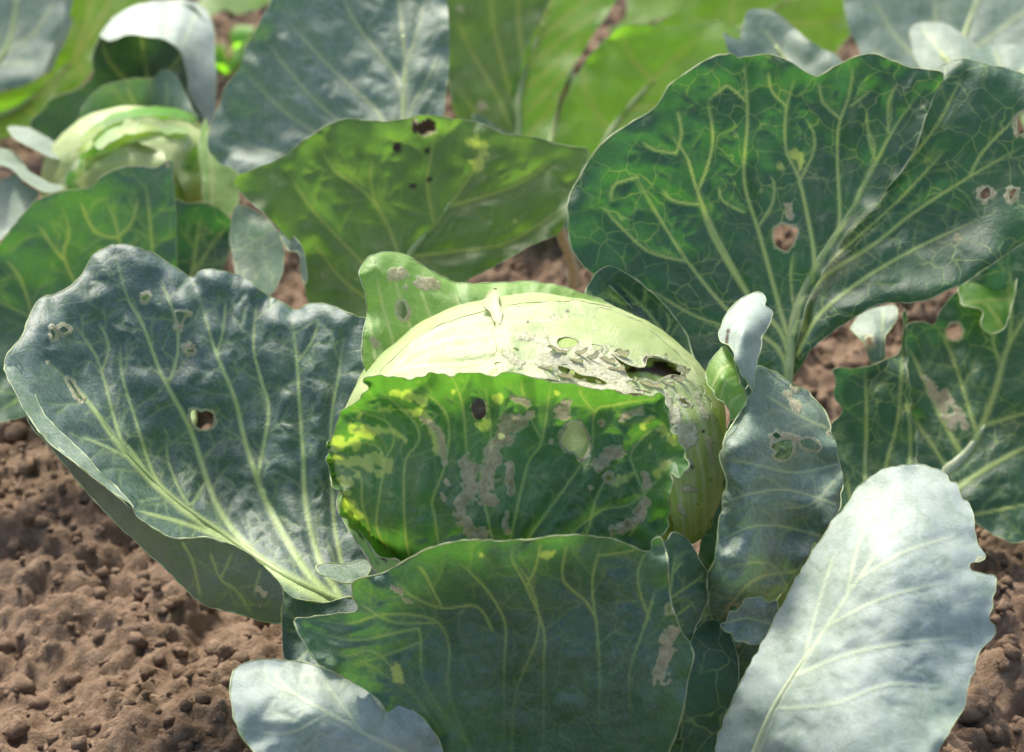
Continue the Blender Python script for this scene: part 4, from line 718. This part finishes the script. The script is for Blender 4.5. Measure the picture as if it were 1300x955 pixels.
leaf(p2, 'cream', dict(o=[(64, 236), (75, 212), (98, 184), (130, 165), (170, 152), (215, 150), (250, 155), (262, 180), (266, 215), (264, 260), (240, 262), (225, 225), (205, 196), (180, 178), (160, 182), (130, 196), (108, 212), (90, 236), (76, 244)], df=on2(1.03, [(64, 236, -0.01), (250, 155, 0), (180, 178, -0.008), (120, 205, -0.008), (250, 260, -0.006)]), auto=False, v=[([(75, 236), (110, 195), (160, 168), (240, 160)], 2.4, 1.2), ([(255, 255), (250, 210), (225, 175)], 2.4, 1.2)], seed=111, und=0.006, ruf=0.008, pucker=0.006, jag=2.5), s=3.5, label='cream wrapper leaf of the head')
leaf(p2, 'cream', dict(o=[(98, 238), (112, 218), (124, 205), (150, 190), (176, 180), (196, 188), (212, 206), (220, 240), (160, 250)], df=on2(1.07, [(100, 236, -0.012), (176, 180, -0.002), (215, 215, -0.008), (150, 230, 0)]), marks=[('yel', [(110, 212), (140, 211), (180, 205)], 4.5)], auto=False, seed=112, und=0.006, ruf=0.008, pucker=0.005, jag=2.5), s=3.5, label='inner cream wrapper leaf with a yellow fold')
leaf(p2, 'lime', dict(o=[(100, 182), (108, 168), (128, 154), (150, 142), (200, 136), (240, 143), (252, 152), (235, 152), (200, 147), (160, 152), (130, 165), (112, 180)], df=on2(1.10, [(100, 182, -0.01), (200, 136, 0.015), (250, 150, 0.01)]), marks=[('yel', [(104, 178), (128, 164)], 5)], auto=False, seed=113), s=3.2, label='yellow-green leaf lip above the cream head')
leaf(p2, 'front', dict(o=[(79, 180), (90, 165), (100, 152), (104, 138), (118, 118), (143, 106), (170, 100), (196, 99), (206, 88), (216, 90), (228, 104), (238, 124), (244, 140), (252, 152), (230, 160), (190, 156), (150, 160), (110, 180), (92, 192)],
     d=[(79, 180, 1.49), (104, 138, 1.50), (143, 106, 1.525), (206, 88, 1.545), (244, 140, 1.52), (190, 150, 1.555), (120, 172, 1.515), (160, 125, 1.54), (140, 150, 1.55)], v=[([(205, 155), (212, 125), (210, 100)], 2.0, 1), ([(180, 155), (170, 130), (160, 110)], 1.8, 1)], mat='grey', seed=115), s=3.2, label='green leaf with a pale crest behind the cream head')
leaf(p2, 'front', dict(o=[(-30, 345), (0, 309), (23, 279), (45, 256), (75, 243), (113, 238), (132, 222), (166, 211), (196, 212), (217, 204), (220, 226), (223, 264), (225, 336), (235, 400), (240, 460), (200, 500), (120, 525), (60, 525), (28, 530), (-10, 534), (-50, 500), (-55, 420)],
     d=[(0, 309, 1.315), (75, 243, 1.32), (166, 211, 1.335), (217, 204, 1.33), (225, 336, 1.33), (235, 440, 1.335), (120, 350, 1.345), (120, 520, 1.29), (0, 530, 1.26), (-50, 430, 1.28), (30, 420, 1.315)],
     v=[([(150, 515), (120, 430), (100, 372), (81, 324), (88, 294), (79, 264)], 2.8, 1.3), ([(79, 329), (49, 287)], 1.8, 1.0), ([(140, 480), (60, 410), (34, 400), (-10, 378)], 2.4, 1.2), ([(38, 400), (38, 389), (26, 355), (8, 329)], 1.8, 1.0), ([(165, 500), (160, 400), (151, 302), (136, 256)], 2.6, 1.2), ([(151, 302), (121, 294), (102, 256)], 1.8, 1.0), ([(185, 490), (195, 380), (192, 300), (185, 230)], 2.4, 1.0), ([(150, 515), (60, 495), (0, 521)], 2.4, 1.2), ([(151, 300), (168, 280), (175, 250)], 1.6, 1.0)],
     marks=[('dmg', [(212, 208)], 4)], pucker=0.0026, und=0.004, ruf=0.004, seed=117, fs=0.4), rib=[(175, 525), (150, 500), (120, 430), (104, 382)], rib_r=(0.005, 0.0012), s=3.2, label='green leaf covering the front of the cream head')
leaf(p2, 'deep', dict(o=[(215, 256), (240, 257), (264, 259), (282, 268), (296, 285), (300, 300), (292, 322), (278, 348), (262, 400), (230, 440), (205, 400), (205, 300)], d=[(215, 256, 1.405), (264, 259, 1.40), (298, 294, 1.40), (260, 400, 1.385), (210, 380, 1.40)], v=[([(235, 430), (245, 340), (255, 275)], 2.4, 1), ([(243, 350), (270, 310), (285, 290)], 2, 1)], seed=119), s=4, rib=[(232, 438), (243, 360)], rib_r=(0.004, 0.001), label='dark green leaf beside the cream head')
leaf(p2, 'grey', dict(o=[(262, 150), (272, 190), (298, 205), (303, 235), (300, 262), (286, 275), (262, 262), (255, 215), (252, 180)], d=[(262, 150, 1.49), (303, 235, 1.455), (262, 262, 1.43), (255, 200, 1.45)], v=[([(268, 265), (270, 220), (262, 160)], 2.2, 1)], mat='pale', seed=121), s=4, label='pale narrow leaf wrapping the side of the cream head')
leaf(p2, 'lime', dict(o=[(84, 226), (92, 206), (104, 192), (118, 184), (128, 190), (116, 204), (108, 222), (100, 240), (88, 242)], df=on2(1.09, [(84, 226, -0.008), (118, 184, 0.0), (100, 240, -0.012)]), marks=[('yel', [(100, 230), (112, 200)], 6)], auto=False, jag=2.5, seed=125, ruf=0.006), s=3.2, label='yellow-green ragged wrapper at the foot of the cream head')
leaf(p2, 'pale', dict(o=[(222, 258), (226, 225), (236, 200), (252, 182), (264, 184), (268, 215), (266, 258), (245, 266)], df=on2(1.08, [(222, 258, -0.010), (252, 182, 0.0), (266, 240, 0.0)]), v=[([(240, 262), (245, 225), (256, 190)], 2.4, 1.2), ([(252, 262), (258, 225), (262, 195)], 2, 1)], marks=[('rot', [(236, 226), (248, 240)], 3), ('rot', [(240, 212)], 2.5), ('yel', [(230, 220)], 5)], auto=False, jag=2.0, seed=126, ruf=0.006), s=3.2, label='spotted light green wrapper on the side of the cream head')
leaf(p2, 'pale', dict(o=[(120, 176), (140, 164), (170, 158), (205, 158), (240, 166), (222, 172), (196, 168), (168, 170), (142, 178), (126, 188)], df=on2(1.10, [(120, 176, -0.006), (205, 158, 0.004), (240, 166, 0.0), (170, 172, -0.008)]), marks=[('yel', [(150, 168), (200, 162)], 4)], auto=False, jag=2.2, seed=127, ruf=0.006), s=3.2, label='folded pale wrapper edge over the cream head')
# cupped leaf whose rim flops forward, sunlight painted into its paler colour
leaf(p2, 'blue', [
  dict(o=[(38, 158), (55, 138), (68, 124), (100, 112), (117, 95), (118, 70), (128, 45), (147, 22), (177, 8), (226, 4), (252, 14), (266, 44), (268, 90), (262, 140), (235, 180), (160, 200), (100, 195), (60, 185)],
     d=[(38, 158, 1.57), (117, 90, 1.60), (147, 22, 1.64), (226, 4, 1.66), (266, 60, 1.63), (262, 140, 1.58), (160, 195, 1.60), (190, 90, 1.665), (80, 160, 1.60)], v=[([(185, 195), (188, 110), (180, 50), (176, 12)], 3.2, 1.4), ([(188, 120), (230, 70), (245, 30)], 2.2, 1), ([(188, 130), (140, 80), (130, 50)], 2.2, 1)], seed=123, fs=0.2),
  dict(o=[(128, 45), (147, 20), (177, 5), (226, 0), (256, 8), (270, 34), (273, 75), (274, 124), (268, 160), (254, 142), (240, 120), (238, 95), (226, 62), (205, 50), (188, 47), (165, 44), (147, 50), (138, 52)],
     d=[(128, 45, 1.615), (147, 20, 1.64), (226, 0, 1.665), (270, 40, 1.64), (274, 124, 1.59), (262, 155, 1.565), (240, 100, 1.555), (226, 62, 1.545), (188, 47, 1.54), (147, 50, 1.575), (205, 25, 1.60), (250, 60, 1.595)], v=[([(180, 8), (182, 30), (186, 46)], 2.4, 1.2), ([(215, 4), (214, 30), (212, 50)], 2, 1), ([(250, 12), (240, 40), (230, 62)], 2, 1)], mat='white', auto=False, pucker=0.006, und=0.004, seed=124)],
  rib=[(185, 198), (188, 110), (182, 60)], rib_r=(0.005, 0.0012), s=3.8, label='dark cupped leaf with a flopped-over rim whitened as if sunlit')
for i, (o, d, lb) in enumerate((
    ([(10, 163), (20, 160), (36, 162), (56, 172), (74, 186), (82, 200), (68, 202), (46, 190), (22, 178)], [(10, 163, 1.50), (36, 162, 1.51), (80, 198, 1.47), (40, 186, 1.46)], 'narrow white leaf tip beside the cream head'),
    ([(-20, 186), (0, 189), (20, 195), (30, 208), (38, 219), (60, 230), (80, 238), (60, 244), (34, 232), (14, 214), (-20, 205)], [(-20, 190, 1.46), (38, 219, 1.43), (78, 238, 1.40), (0, 208, 1.42)], 'long pale leaf edge beside the cream head'),
    ([(-30, 230), (0, 228), (22, 220), (30, 235), (50, 245), (40, 262), (20, 285), (-10, 310), (-40, 290)], [(-30, 235, 1.44), (22, 220, 1.42), (45, 255, 1.40), (-10, 305, 1.385)], 'grey-green leaf low beside the cream head'))):
    leaf(p2, 'grey', dict(o=o, d=d, auto=False, und=0.002, ruf=0.002, seed=130 + i), s=3.2, label=lb)

# ================================================================== far-left cabbage, leaves only in view
b3 = ground_pt(-60, 130)
p3 = plant('blurred bright green cabbage leaves rising beyond the cream-headed cabbage', (b3[0], b3[1], -0.012), 0.06)
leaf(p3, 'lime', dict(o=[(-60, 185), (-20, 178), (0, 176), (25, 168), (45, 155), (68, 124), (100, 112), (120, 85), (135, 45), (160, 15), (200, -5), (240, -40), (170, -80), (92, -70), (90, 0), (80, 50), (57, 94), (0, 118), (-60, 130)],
     d=[(-60, 160, 1.78), (0, 176, 1.76), (68, 124, 1.80), (135, 45, 1.88), (240, -40, 1.98), (120, -70, 1.98), (80, 40, 1.88), (0, 120, 1.80), (60, 100, 1.82)], v=[([(-60, 165), (20, 140), (90, 80), (140, 0), (170, -70)], 3.5, 1.4), ([(60, 105), (66, 60), (92, 10)], 2.2, 1.2), ([(30, 135), (50, 150)], 2, 1), ([(95, 72), (110, 30), (120, -20)], 2.2, 1.2), ([(95, 75), (108, 100)], 2, 1)], up=(1.84, 0.35), seed=141, fs=0.3), s=4.5, rib=[(-60, 165), (20, 140), (90, 80)], rib_r=(0.006, 0.0015), label='bright green leaf lit through from behind')
leaf(p3, 'grey', [dict(o=[(-60, 125), (0, 116), (30, 108), (57, 92), (70, 70), (84, 30), (90, 0), (95, -60), (0, -90), (-60, -60)], d=[(-60, 120, 1.74), (57, 92, 1.75), (90, 0, 1.82), (0, -85, 1.9), (0, 20, 1.84)], v=[([(-30, 118), (10, 60), (22, 0), (25, -80)], 3.5, 1.5), ([(5, 70), (45, 40), (70, 0)], 2.4, 1.2), ([(0, 80), (40, 80)], 2, 1)], up=(1.8, 0.35), seed=143, fs=0.2),
     dict(o=[(56, 94), (62, 76), (72, 50), (80, 25), (84, 0), (86, -20), (95, -20), (92, 2), (88, 20), (92, 26), (86, 45), (74, 70), (64, 90)], d=[(56, 94, 1.74), (84, 0, 1.79), (93, 0, 1.815), (90, 30, 1.80), (72, 50, 1.755), (78, 65, 1.775)], mat='white', auto=False, up=(1.77, 0.35), seed=144)], s=4.5, rib=[(-30, 120), (10, 60), (22, 0)], rib_r=(0.006, 0.0015), label='pale blue-green leaf with a shining white edge')
leaf(p3, 'lime', dict(o=[(236, 8), (255, 0), (272, -20), (330, -50), (350, -10), (330, 10), (300, 18), (285, 12), (262, 22)], d=[(236, 8, 2.0), (330, -50, 2.1), (350, 0, 2.05), (262, 20, 1.98)], auto=False, seed=146), s=5, label='far bright leaf over bare soil')

# ================================================================== cabbage behind the olive leaf
b4 = ground_pt(700, 150)
p4 = plant('out-of-focus cabbage with lime green backlit leaves behind the olive leaf', (b4[0], b4[1], -0.012), 0.06)
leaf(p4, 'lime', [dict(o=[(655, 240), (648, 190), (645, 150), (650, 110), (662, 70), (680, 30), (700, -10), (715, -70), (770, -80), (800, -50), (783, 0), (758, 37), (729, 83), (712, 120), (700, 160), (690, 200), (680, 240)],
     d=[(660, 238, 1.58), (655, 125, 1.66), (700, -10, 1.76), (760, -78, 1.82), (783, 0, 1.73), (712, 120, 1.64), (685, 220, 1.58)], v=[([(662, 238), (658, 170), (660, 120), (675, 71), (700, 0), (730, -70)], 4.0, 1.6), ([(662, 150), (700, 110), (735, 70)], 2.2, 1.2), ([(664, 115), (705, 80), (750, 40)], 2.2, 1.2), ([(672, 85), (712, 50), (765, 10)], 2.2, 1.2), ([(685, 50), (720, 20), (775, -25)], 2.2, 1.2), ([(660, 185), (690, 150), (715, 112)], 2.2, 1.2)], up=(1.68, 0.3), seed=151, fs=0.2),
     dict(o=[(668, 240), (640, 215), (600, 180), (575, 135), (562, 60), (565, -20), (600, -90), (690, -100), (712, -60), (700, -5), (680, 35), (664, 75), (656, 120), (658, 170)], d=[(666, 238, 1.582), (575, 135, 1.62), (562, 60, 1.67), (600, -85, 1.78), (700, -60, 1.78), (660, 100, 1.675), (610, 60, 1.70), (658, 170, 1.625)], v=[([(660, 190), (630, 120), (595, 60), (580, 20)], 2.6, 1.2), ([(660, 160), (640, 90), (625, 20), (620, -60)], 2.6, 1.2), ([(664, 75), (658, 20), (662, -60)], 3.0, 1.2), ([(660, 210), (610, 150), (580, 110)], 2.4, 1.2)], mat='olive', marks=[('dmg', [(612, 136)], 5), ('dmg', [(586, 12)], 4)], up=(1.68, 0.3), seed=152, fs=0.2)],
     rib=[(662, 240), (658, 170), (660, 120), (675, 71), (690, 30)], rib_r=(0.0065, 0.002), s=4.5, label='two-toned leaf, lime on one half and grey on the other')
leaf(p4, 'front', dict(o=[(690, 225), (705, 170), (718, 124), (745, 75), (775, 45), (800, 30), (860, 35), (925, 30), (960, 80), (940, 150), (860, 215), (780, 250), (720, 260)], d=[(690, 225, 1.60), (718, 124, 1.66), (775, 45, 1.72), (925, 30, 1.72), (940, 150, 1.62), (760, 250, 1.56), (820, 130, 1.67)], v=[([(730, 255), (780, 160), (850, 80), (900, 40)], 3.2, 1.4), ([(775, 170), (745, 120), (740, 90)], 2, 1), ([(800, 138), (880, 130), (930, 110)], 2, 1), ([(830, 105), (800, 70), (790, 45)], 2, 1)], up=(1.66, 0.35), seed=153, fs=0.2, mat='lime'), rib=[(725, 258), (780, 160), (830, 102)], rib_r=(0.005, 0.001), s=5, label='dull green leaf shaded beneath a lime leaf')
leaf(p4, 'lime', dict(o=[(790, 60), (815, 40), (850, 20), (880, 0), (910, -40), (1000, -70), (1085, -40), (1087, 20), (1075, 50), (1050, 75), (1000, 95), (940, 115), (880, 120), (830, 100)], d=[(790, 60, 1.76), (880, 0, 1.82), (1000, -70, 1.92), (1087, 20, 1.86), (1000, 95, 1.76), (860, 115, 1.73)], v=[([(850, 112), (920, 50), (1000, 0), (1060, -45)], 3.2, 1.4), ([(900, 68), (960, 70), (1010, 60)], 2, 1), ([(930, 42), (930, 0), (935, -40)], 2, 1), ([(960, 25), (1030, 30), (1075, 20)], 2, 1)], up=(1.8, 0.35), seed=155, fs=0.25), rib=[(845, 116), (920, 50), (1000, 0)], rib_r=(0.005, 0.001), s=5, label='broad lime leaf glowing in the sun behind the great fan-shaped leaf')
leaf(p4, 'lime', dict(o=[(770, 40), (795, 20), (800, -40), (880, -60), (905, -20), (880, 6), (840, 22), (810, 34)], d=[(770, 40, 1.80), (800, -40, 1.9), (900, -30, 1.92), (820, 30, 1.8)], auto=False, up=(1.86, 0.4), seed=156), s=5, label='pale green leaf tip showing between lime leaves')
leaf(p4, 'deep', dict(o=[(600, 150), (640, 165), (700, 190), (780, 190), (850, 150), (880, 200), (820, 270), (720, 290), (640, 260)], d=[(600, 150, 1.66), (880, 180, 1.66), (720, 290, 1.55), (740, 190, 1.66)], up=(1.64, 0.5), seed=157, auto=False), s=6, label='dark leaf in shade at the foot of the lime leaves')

# ================================================================== cabbage behind the great leaf
b5 = ground_pt(1200, 130)
p5 = plant('blue-grey cabbage out of focus behind the great fan-shaped leaf', (b5[0], b5[1], -0.012), 0.06)
leaf(p5, 'grey', dict(o=[(918, 42), (928, 48), (940, 50), (945, 22), (958, 11), (985, 17), (1010, 38), (1040, 60), (1066, 74), (1080, 110), (1050, 150), (980, 150), (940, 110), (926, 70)], d=[(918, 42, 1.46), (958, 11, 1.50), (1040, 60, 1.46), (1070, 110, 1.43), (960, 140, 1.42), (985, 70, 1.475)], v=[([(1040, 140), (1000, 80), (965, 30)], 2.6, 1.2)], up=(1.46, 0.6), seed=161, fs=0.2), s=4.5, rib=[(1060, 150), (1000, 80), (985, 58)], rib_r=(0.005, 0.001), label='blue-grey leaf tip peeping over the notch of the great leaf')
leaf(p5, 'blue', dict(o=[(1072, -10), (1074, 20), (1084, 50), (1105, 85), (1150, 115), (1220, 125), (1320, 120), (1360, 40), (1340, -60), (1200, -100), (1090, -70)], d=[(1072, 0, 1.66), (1105, 85, 1.58), (1220, 125, 1.53), (1340, 80, 1.58), (1200, -95, 1.76), (1330, -50, 1.74), (1200, 20, 1.67)], v=[([(1215, 125), (1222, 60), (1240, 0), (1260, -80)], 4.0, 1.6), ([(1205, 110), (1190, 40), (1185, -30), (1180, -80)], 3.0, 1.4), ([(1220, 75), (1280, 30), (1320, 0)], 2.8, 1.4), ([(1195, 100), (1140, 50), (1110, 0)], 2.8, 1.4), ([(1210, 120), (1150, 90), (1100, 60)], 2.4, 1.2)], up=(1.64, 0.4), seed=163, fs=0.2, mat='grey'), s=4.5, rib=[(1212, 128), (1222, 60), (1240, 0)], rib_r=(0.006, 0.0015), label='large blue-grey leaf with pale ribs')
leaf(p5, 'white', dict(o=[(1156, 46), (1158, 35), (1167, 29), (1195, 28), (1219, 42), (1243, 62), (1250, 80), (1220, 100), (1180, 95), (1162, 75)], d=[(1156, 46, 1.50), (1195, 28, 1.51), (1243, 62, 1.48), (1200, 98, 1.45), (1190, 60, 1.485)], v=[([(1215, 95), (1190, 60), (1170, 35)], 2, 1)], seed=165, fs=0.2, mat='grey'), s=4, rib=[(1218, 98), (1195, 67)], rib_r=(0.004, 0.0015), label='small rounded blue-grey lobe')
leaf(p5, 'white', dict(o=[(1228, 76), (1240, 64), (1262, 55), (1300, 58), (1340, 75), (1350, 120), (1290, 130), (1240, 105)], d=[(1228, 76, 1.42), (1262, 55, 1.44), (1340, 75, 1.42), (1290, 125, 1.38)], v=[([(1290, 125), (1270, 85), (1262, 60)], 2.4, 1.2), ([(1280, 105), (1310, 80)], 2, 1)], seed=166, fs=0.2, mat='grey'), s=4, rib=[(1292, 128), (1275, 92)], rib_r=(0.004, 0.0015), label='pale leaf edge with white ribs')

# ================================================================== neighbour at the side
b6 = ground_pt(1185, 690)
p6 = plant('neighbouring cabbage with dark green leaves and a stout white leaf stalk', (b6[0], b6[1], -0.012), 0.0, 0.012)
p6['stem'] = np.array([b6[0], b6[1], 0.03])
leaf(p6, 'deep', dict(o=[(1148, 440), (1151, 414), (1172, 408), (1186, 412), (1196, 392), (1220, 365), (1260, 335), (1300, 300), (1370, 300), (1420, 420), (1410, 560), (1360, 650), (1300, 688), (1272, 684), (1244, 668), (1215, 648), (1180, 640), (1160, 590), (1152, 520)],
     d=[(1148, 440, 1.30), (1196, 392, 1.31), (1300, 300, 1.33), (1400, 400, 1.28), (1400, 560, 1.22), (1300, 688, 1.165), (1244, 668, 1.165), (1180, 640, 1.20), (1155, 540, 1.26), (1235, 575, 1.235), (1270, 470, 1.275), (1190, 500, 1.27)],
     v=[([(1205, 598), (1235, 565), (1262, 500), (1280, 440), (1310, 390), (1340, 340)], 5.5, 1.6), ([(1250, 540), (1300, 525), (1370, 505)], 3.4, 1.4), ([(1222, 580), (1190, 520), (1165, 465), (1152, 440)], 4.0, 1.4), ([(1238, 545), (1215, 470), (1195, 420)], 2.8, 1.2), ([(1272, 465), (1262, 440), (1258, 400), (1240, 370)], 2.2, 1.2), ([(1205, 598), (1180, 560), (1160, 530)], 3.0, 1.2), ([(1215, 620), (1260, 590), (1320, 560), (1390, 540)], 3.8, 1.4), ([(1230, 655), (1280, 645), (1350, 630)], 2.8, 1.2), ([(1280, 440), (1284, 400), (1282, 340)], 2.4, 1.2)],
     holes=[[(1203, 416), (1210, 411), (1219, 413), (1222, 422), (1218, 430), (1208, 431), (1202, 424)]], marks=[('dmg', [(1175, 480), (1210, 540)], 5), ('dmg', [(1200, 500), (1228, 545)], 5)], hrim=1.2, pucker=0.003, und=0.005, ruf=0.006, up=(1.235, 0.4), seed=171, fs=0.3),
     rib=[(1206, 597), (1225, 578), (1240, 556), (1250, 540)], rib_r=(0.0050, 0.0008), rib_mat='rib_pale', s=3.6, label='dark green leaf with a hole and a white stalk')
leaf(p6, 'deep', dict(o=[(1040, 560), (1056, 535), (1068, 522), (1060, 500), (1062, 480), (1058, 470), (1094, 466), (1127, 458), (1142, 440), (1146, 392), (1152, 404), (1150, 440), (1157, 496), (1162, 583), (1160, 640), (1110, 680), (1060, 690), (1040, 630)],
     d=[(1040, 560, 1.20), (1058, 470, 1.23), (1127, 458, 1.245), (1148, 395, 1.27), (1157, 496, 1.23), (1160, 640, 1.175), (1060, 690, 1.13), (1100, 560, 1.215)], v=[([(1100, 680), (1098, 600), (1100, 530), (1098, 468)], 2.8, 1.2), ([(1110, 670), (1125, 590), (1140, 530), (1146, 440)], 2.8, 1.2), ([(1085, 680), (1075, 600)], 2, 1), ([(1150, 640), (1156, 560), (1150, 500)], 2.4, 1.2)], marks=[('yel', [(1152, 515)], 3)], jag=2.0, up=(1.2, 0.4), seed=173, fs=0.3), s=3.4, rib=[(1106, 686), (1098, 600), (1100, 560)], rib_r=(0.004, 0.001), label='ragged dark green leaf seen between two front leaves')
leaf(p6, 'grey', dict(o=[(1080, 418), (1090, 400), (1108, 392), (1136, 388), (1139, 405), (1132, 415), (1124, 430), (1122, 455), (1114, 465), (1104, 458), (1100, 440), (1090, 428)], d=[(1080, 418, 1.25), (1108, 392, 1.26), (1138, 400, 1.25), (1114, 464, 1.225), (1108, 425, 1.23)], holes=[[(1100, 432), (1105, 428), (1107, 438), (1102, 440)]], auto=False, seed=175, v=[([(1118, 455), (1120, 420), (1122, 392)], 1.6, 1)]), s=2.6, label='pale curled leaf scrap under the great leaf')
leaf(p6, 'lime', dict(o=[(1218, 350), (1240, 330), (1270, 330), (1290, 350), (1284, 390), (1279, 409), (1272, 420), (1258, 424), (1246, 414), (1248, 396), (1232, 390), (1220, 384)], d=[(1218, 350, 1.27), (1290, 350, 1.27), (1258, 424, 1.245), (1225, 385, 1.255)], v=[([(1275, 420), (1250, 385), (1222, 386)], 2.2, 1.4), ([(1280, 380), (1240, 382)], 1.6, 1), ([(1284, 400), (1280, 360), (1275, 335)], 2, 1)], seed=177, auto=False), s=3, label='small lime leaf catching the sun')
# ------------------------------------------------------------------ little things on the soil
g = ground_pt(738, 382)
zz_ = float(soil_height(np.array([g[:2]]))[0]); top = unproj(np.array([716, 272]), np.array(1.30))
base_ = unproj(np.array([723, 374]), np.array(ground_depth(723, 374)))
u = np.linspace(0, 1, 14)[:, None]; P = base_ * (1 - u) + top * u + np.c_[0.004 * np.sin(u * 5), 0 * u, 0 * u]
V, F = tube(P - base_, np.linspace(0.0044, 0.0034, 14), 9)
st = make_obj('dry_stalk', V, F, [M['dry']]); st.location = base_; st['label'] = 'pale dry stalk standing in the soil behind the head'; st['category'] = 'stalk'
def weed(px, py, n, size, seed, label):
    g = ground_pt(px, py); z = float(soil_height(np.array([g[:2]]))[0]); gg = random.Random(seed)
    o = bpy.data.objects.new('weed_seedling', None); COL.objects.link(o); o.location = (g[0], g[1], z); o['label'] = label; o['category'] = 'weed'; o['group'] = 'weeds sprouting from the soil'
    par = {'_obj': o, '_o': np.zeros(3)}
    for i in range(n):
        a = gg.uniform(0, 6.28); L = size * gg.uniform(0.6, 1.1); w = L * 0.32; up = gg.uniform(0.5, 1.1)
        t = np.linspace(0, 1, 7); c = np.c_[np.cos(a) * t * L, np.sin(a) * t * L, up * L * np.sin(t * 1.9) * 0.8]
        sd = np.array([-math.sin(a), math.cos(a), 0]); wd = w * np.sin(np.clip(t * 1.0 + 0.02, 0, 1) * math.pi) ** 0.8 + 0.0004
        V = np.vstack([c + sd * wd[:, None], c - np.array([0, 0, 0.15]) * wd[:, None], c - sd * wd[:, None]])
        F = [(k + r * 7, k + 1 + r * 7, k + 8 + r * 7, k + 7 + r * 7) for r in (0, 1) for k in range(6)]
        make_obj('leaf', V, F, [M['lime']], parent=par, attrs={q: np.zeros(len(V)) for q in CH})
weed(286, 70, 9, 0.035, 2, 'leafy green weed in the soil beside the white-rimmed leaf')
weed(300, 40, 6, 0.03, 3, 'smaller green weed further along the bare soil strip')
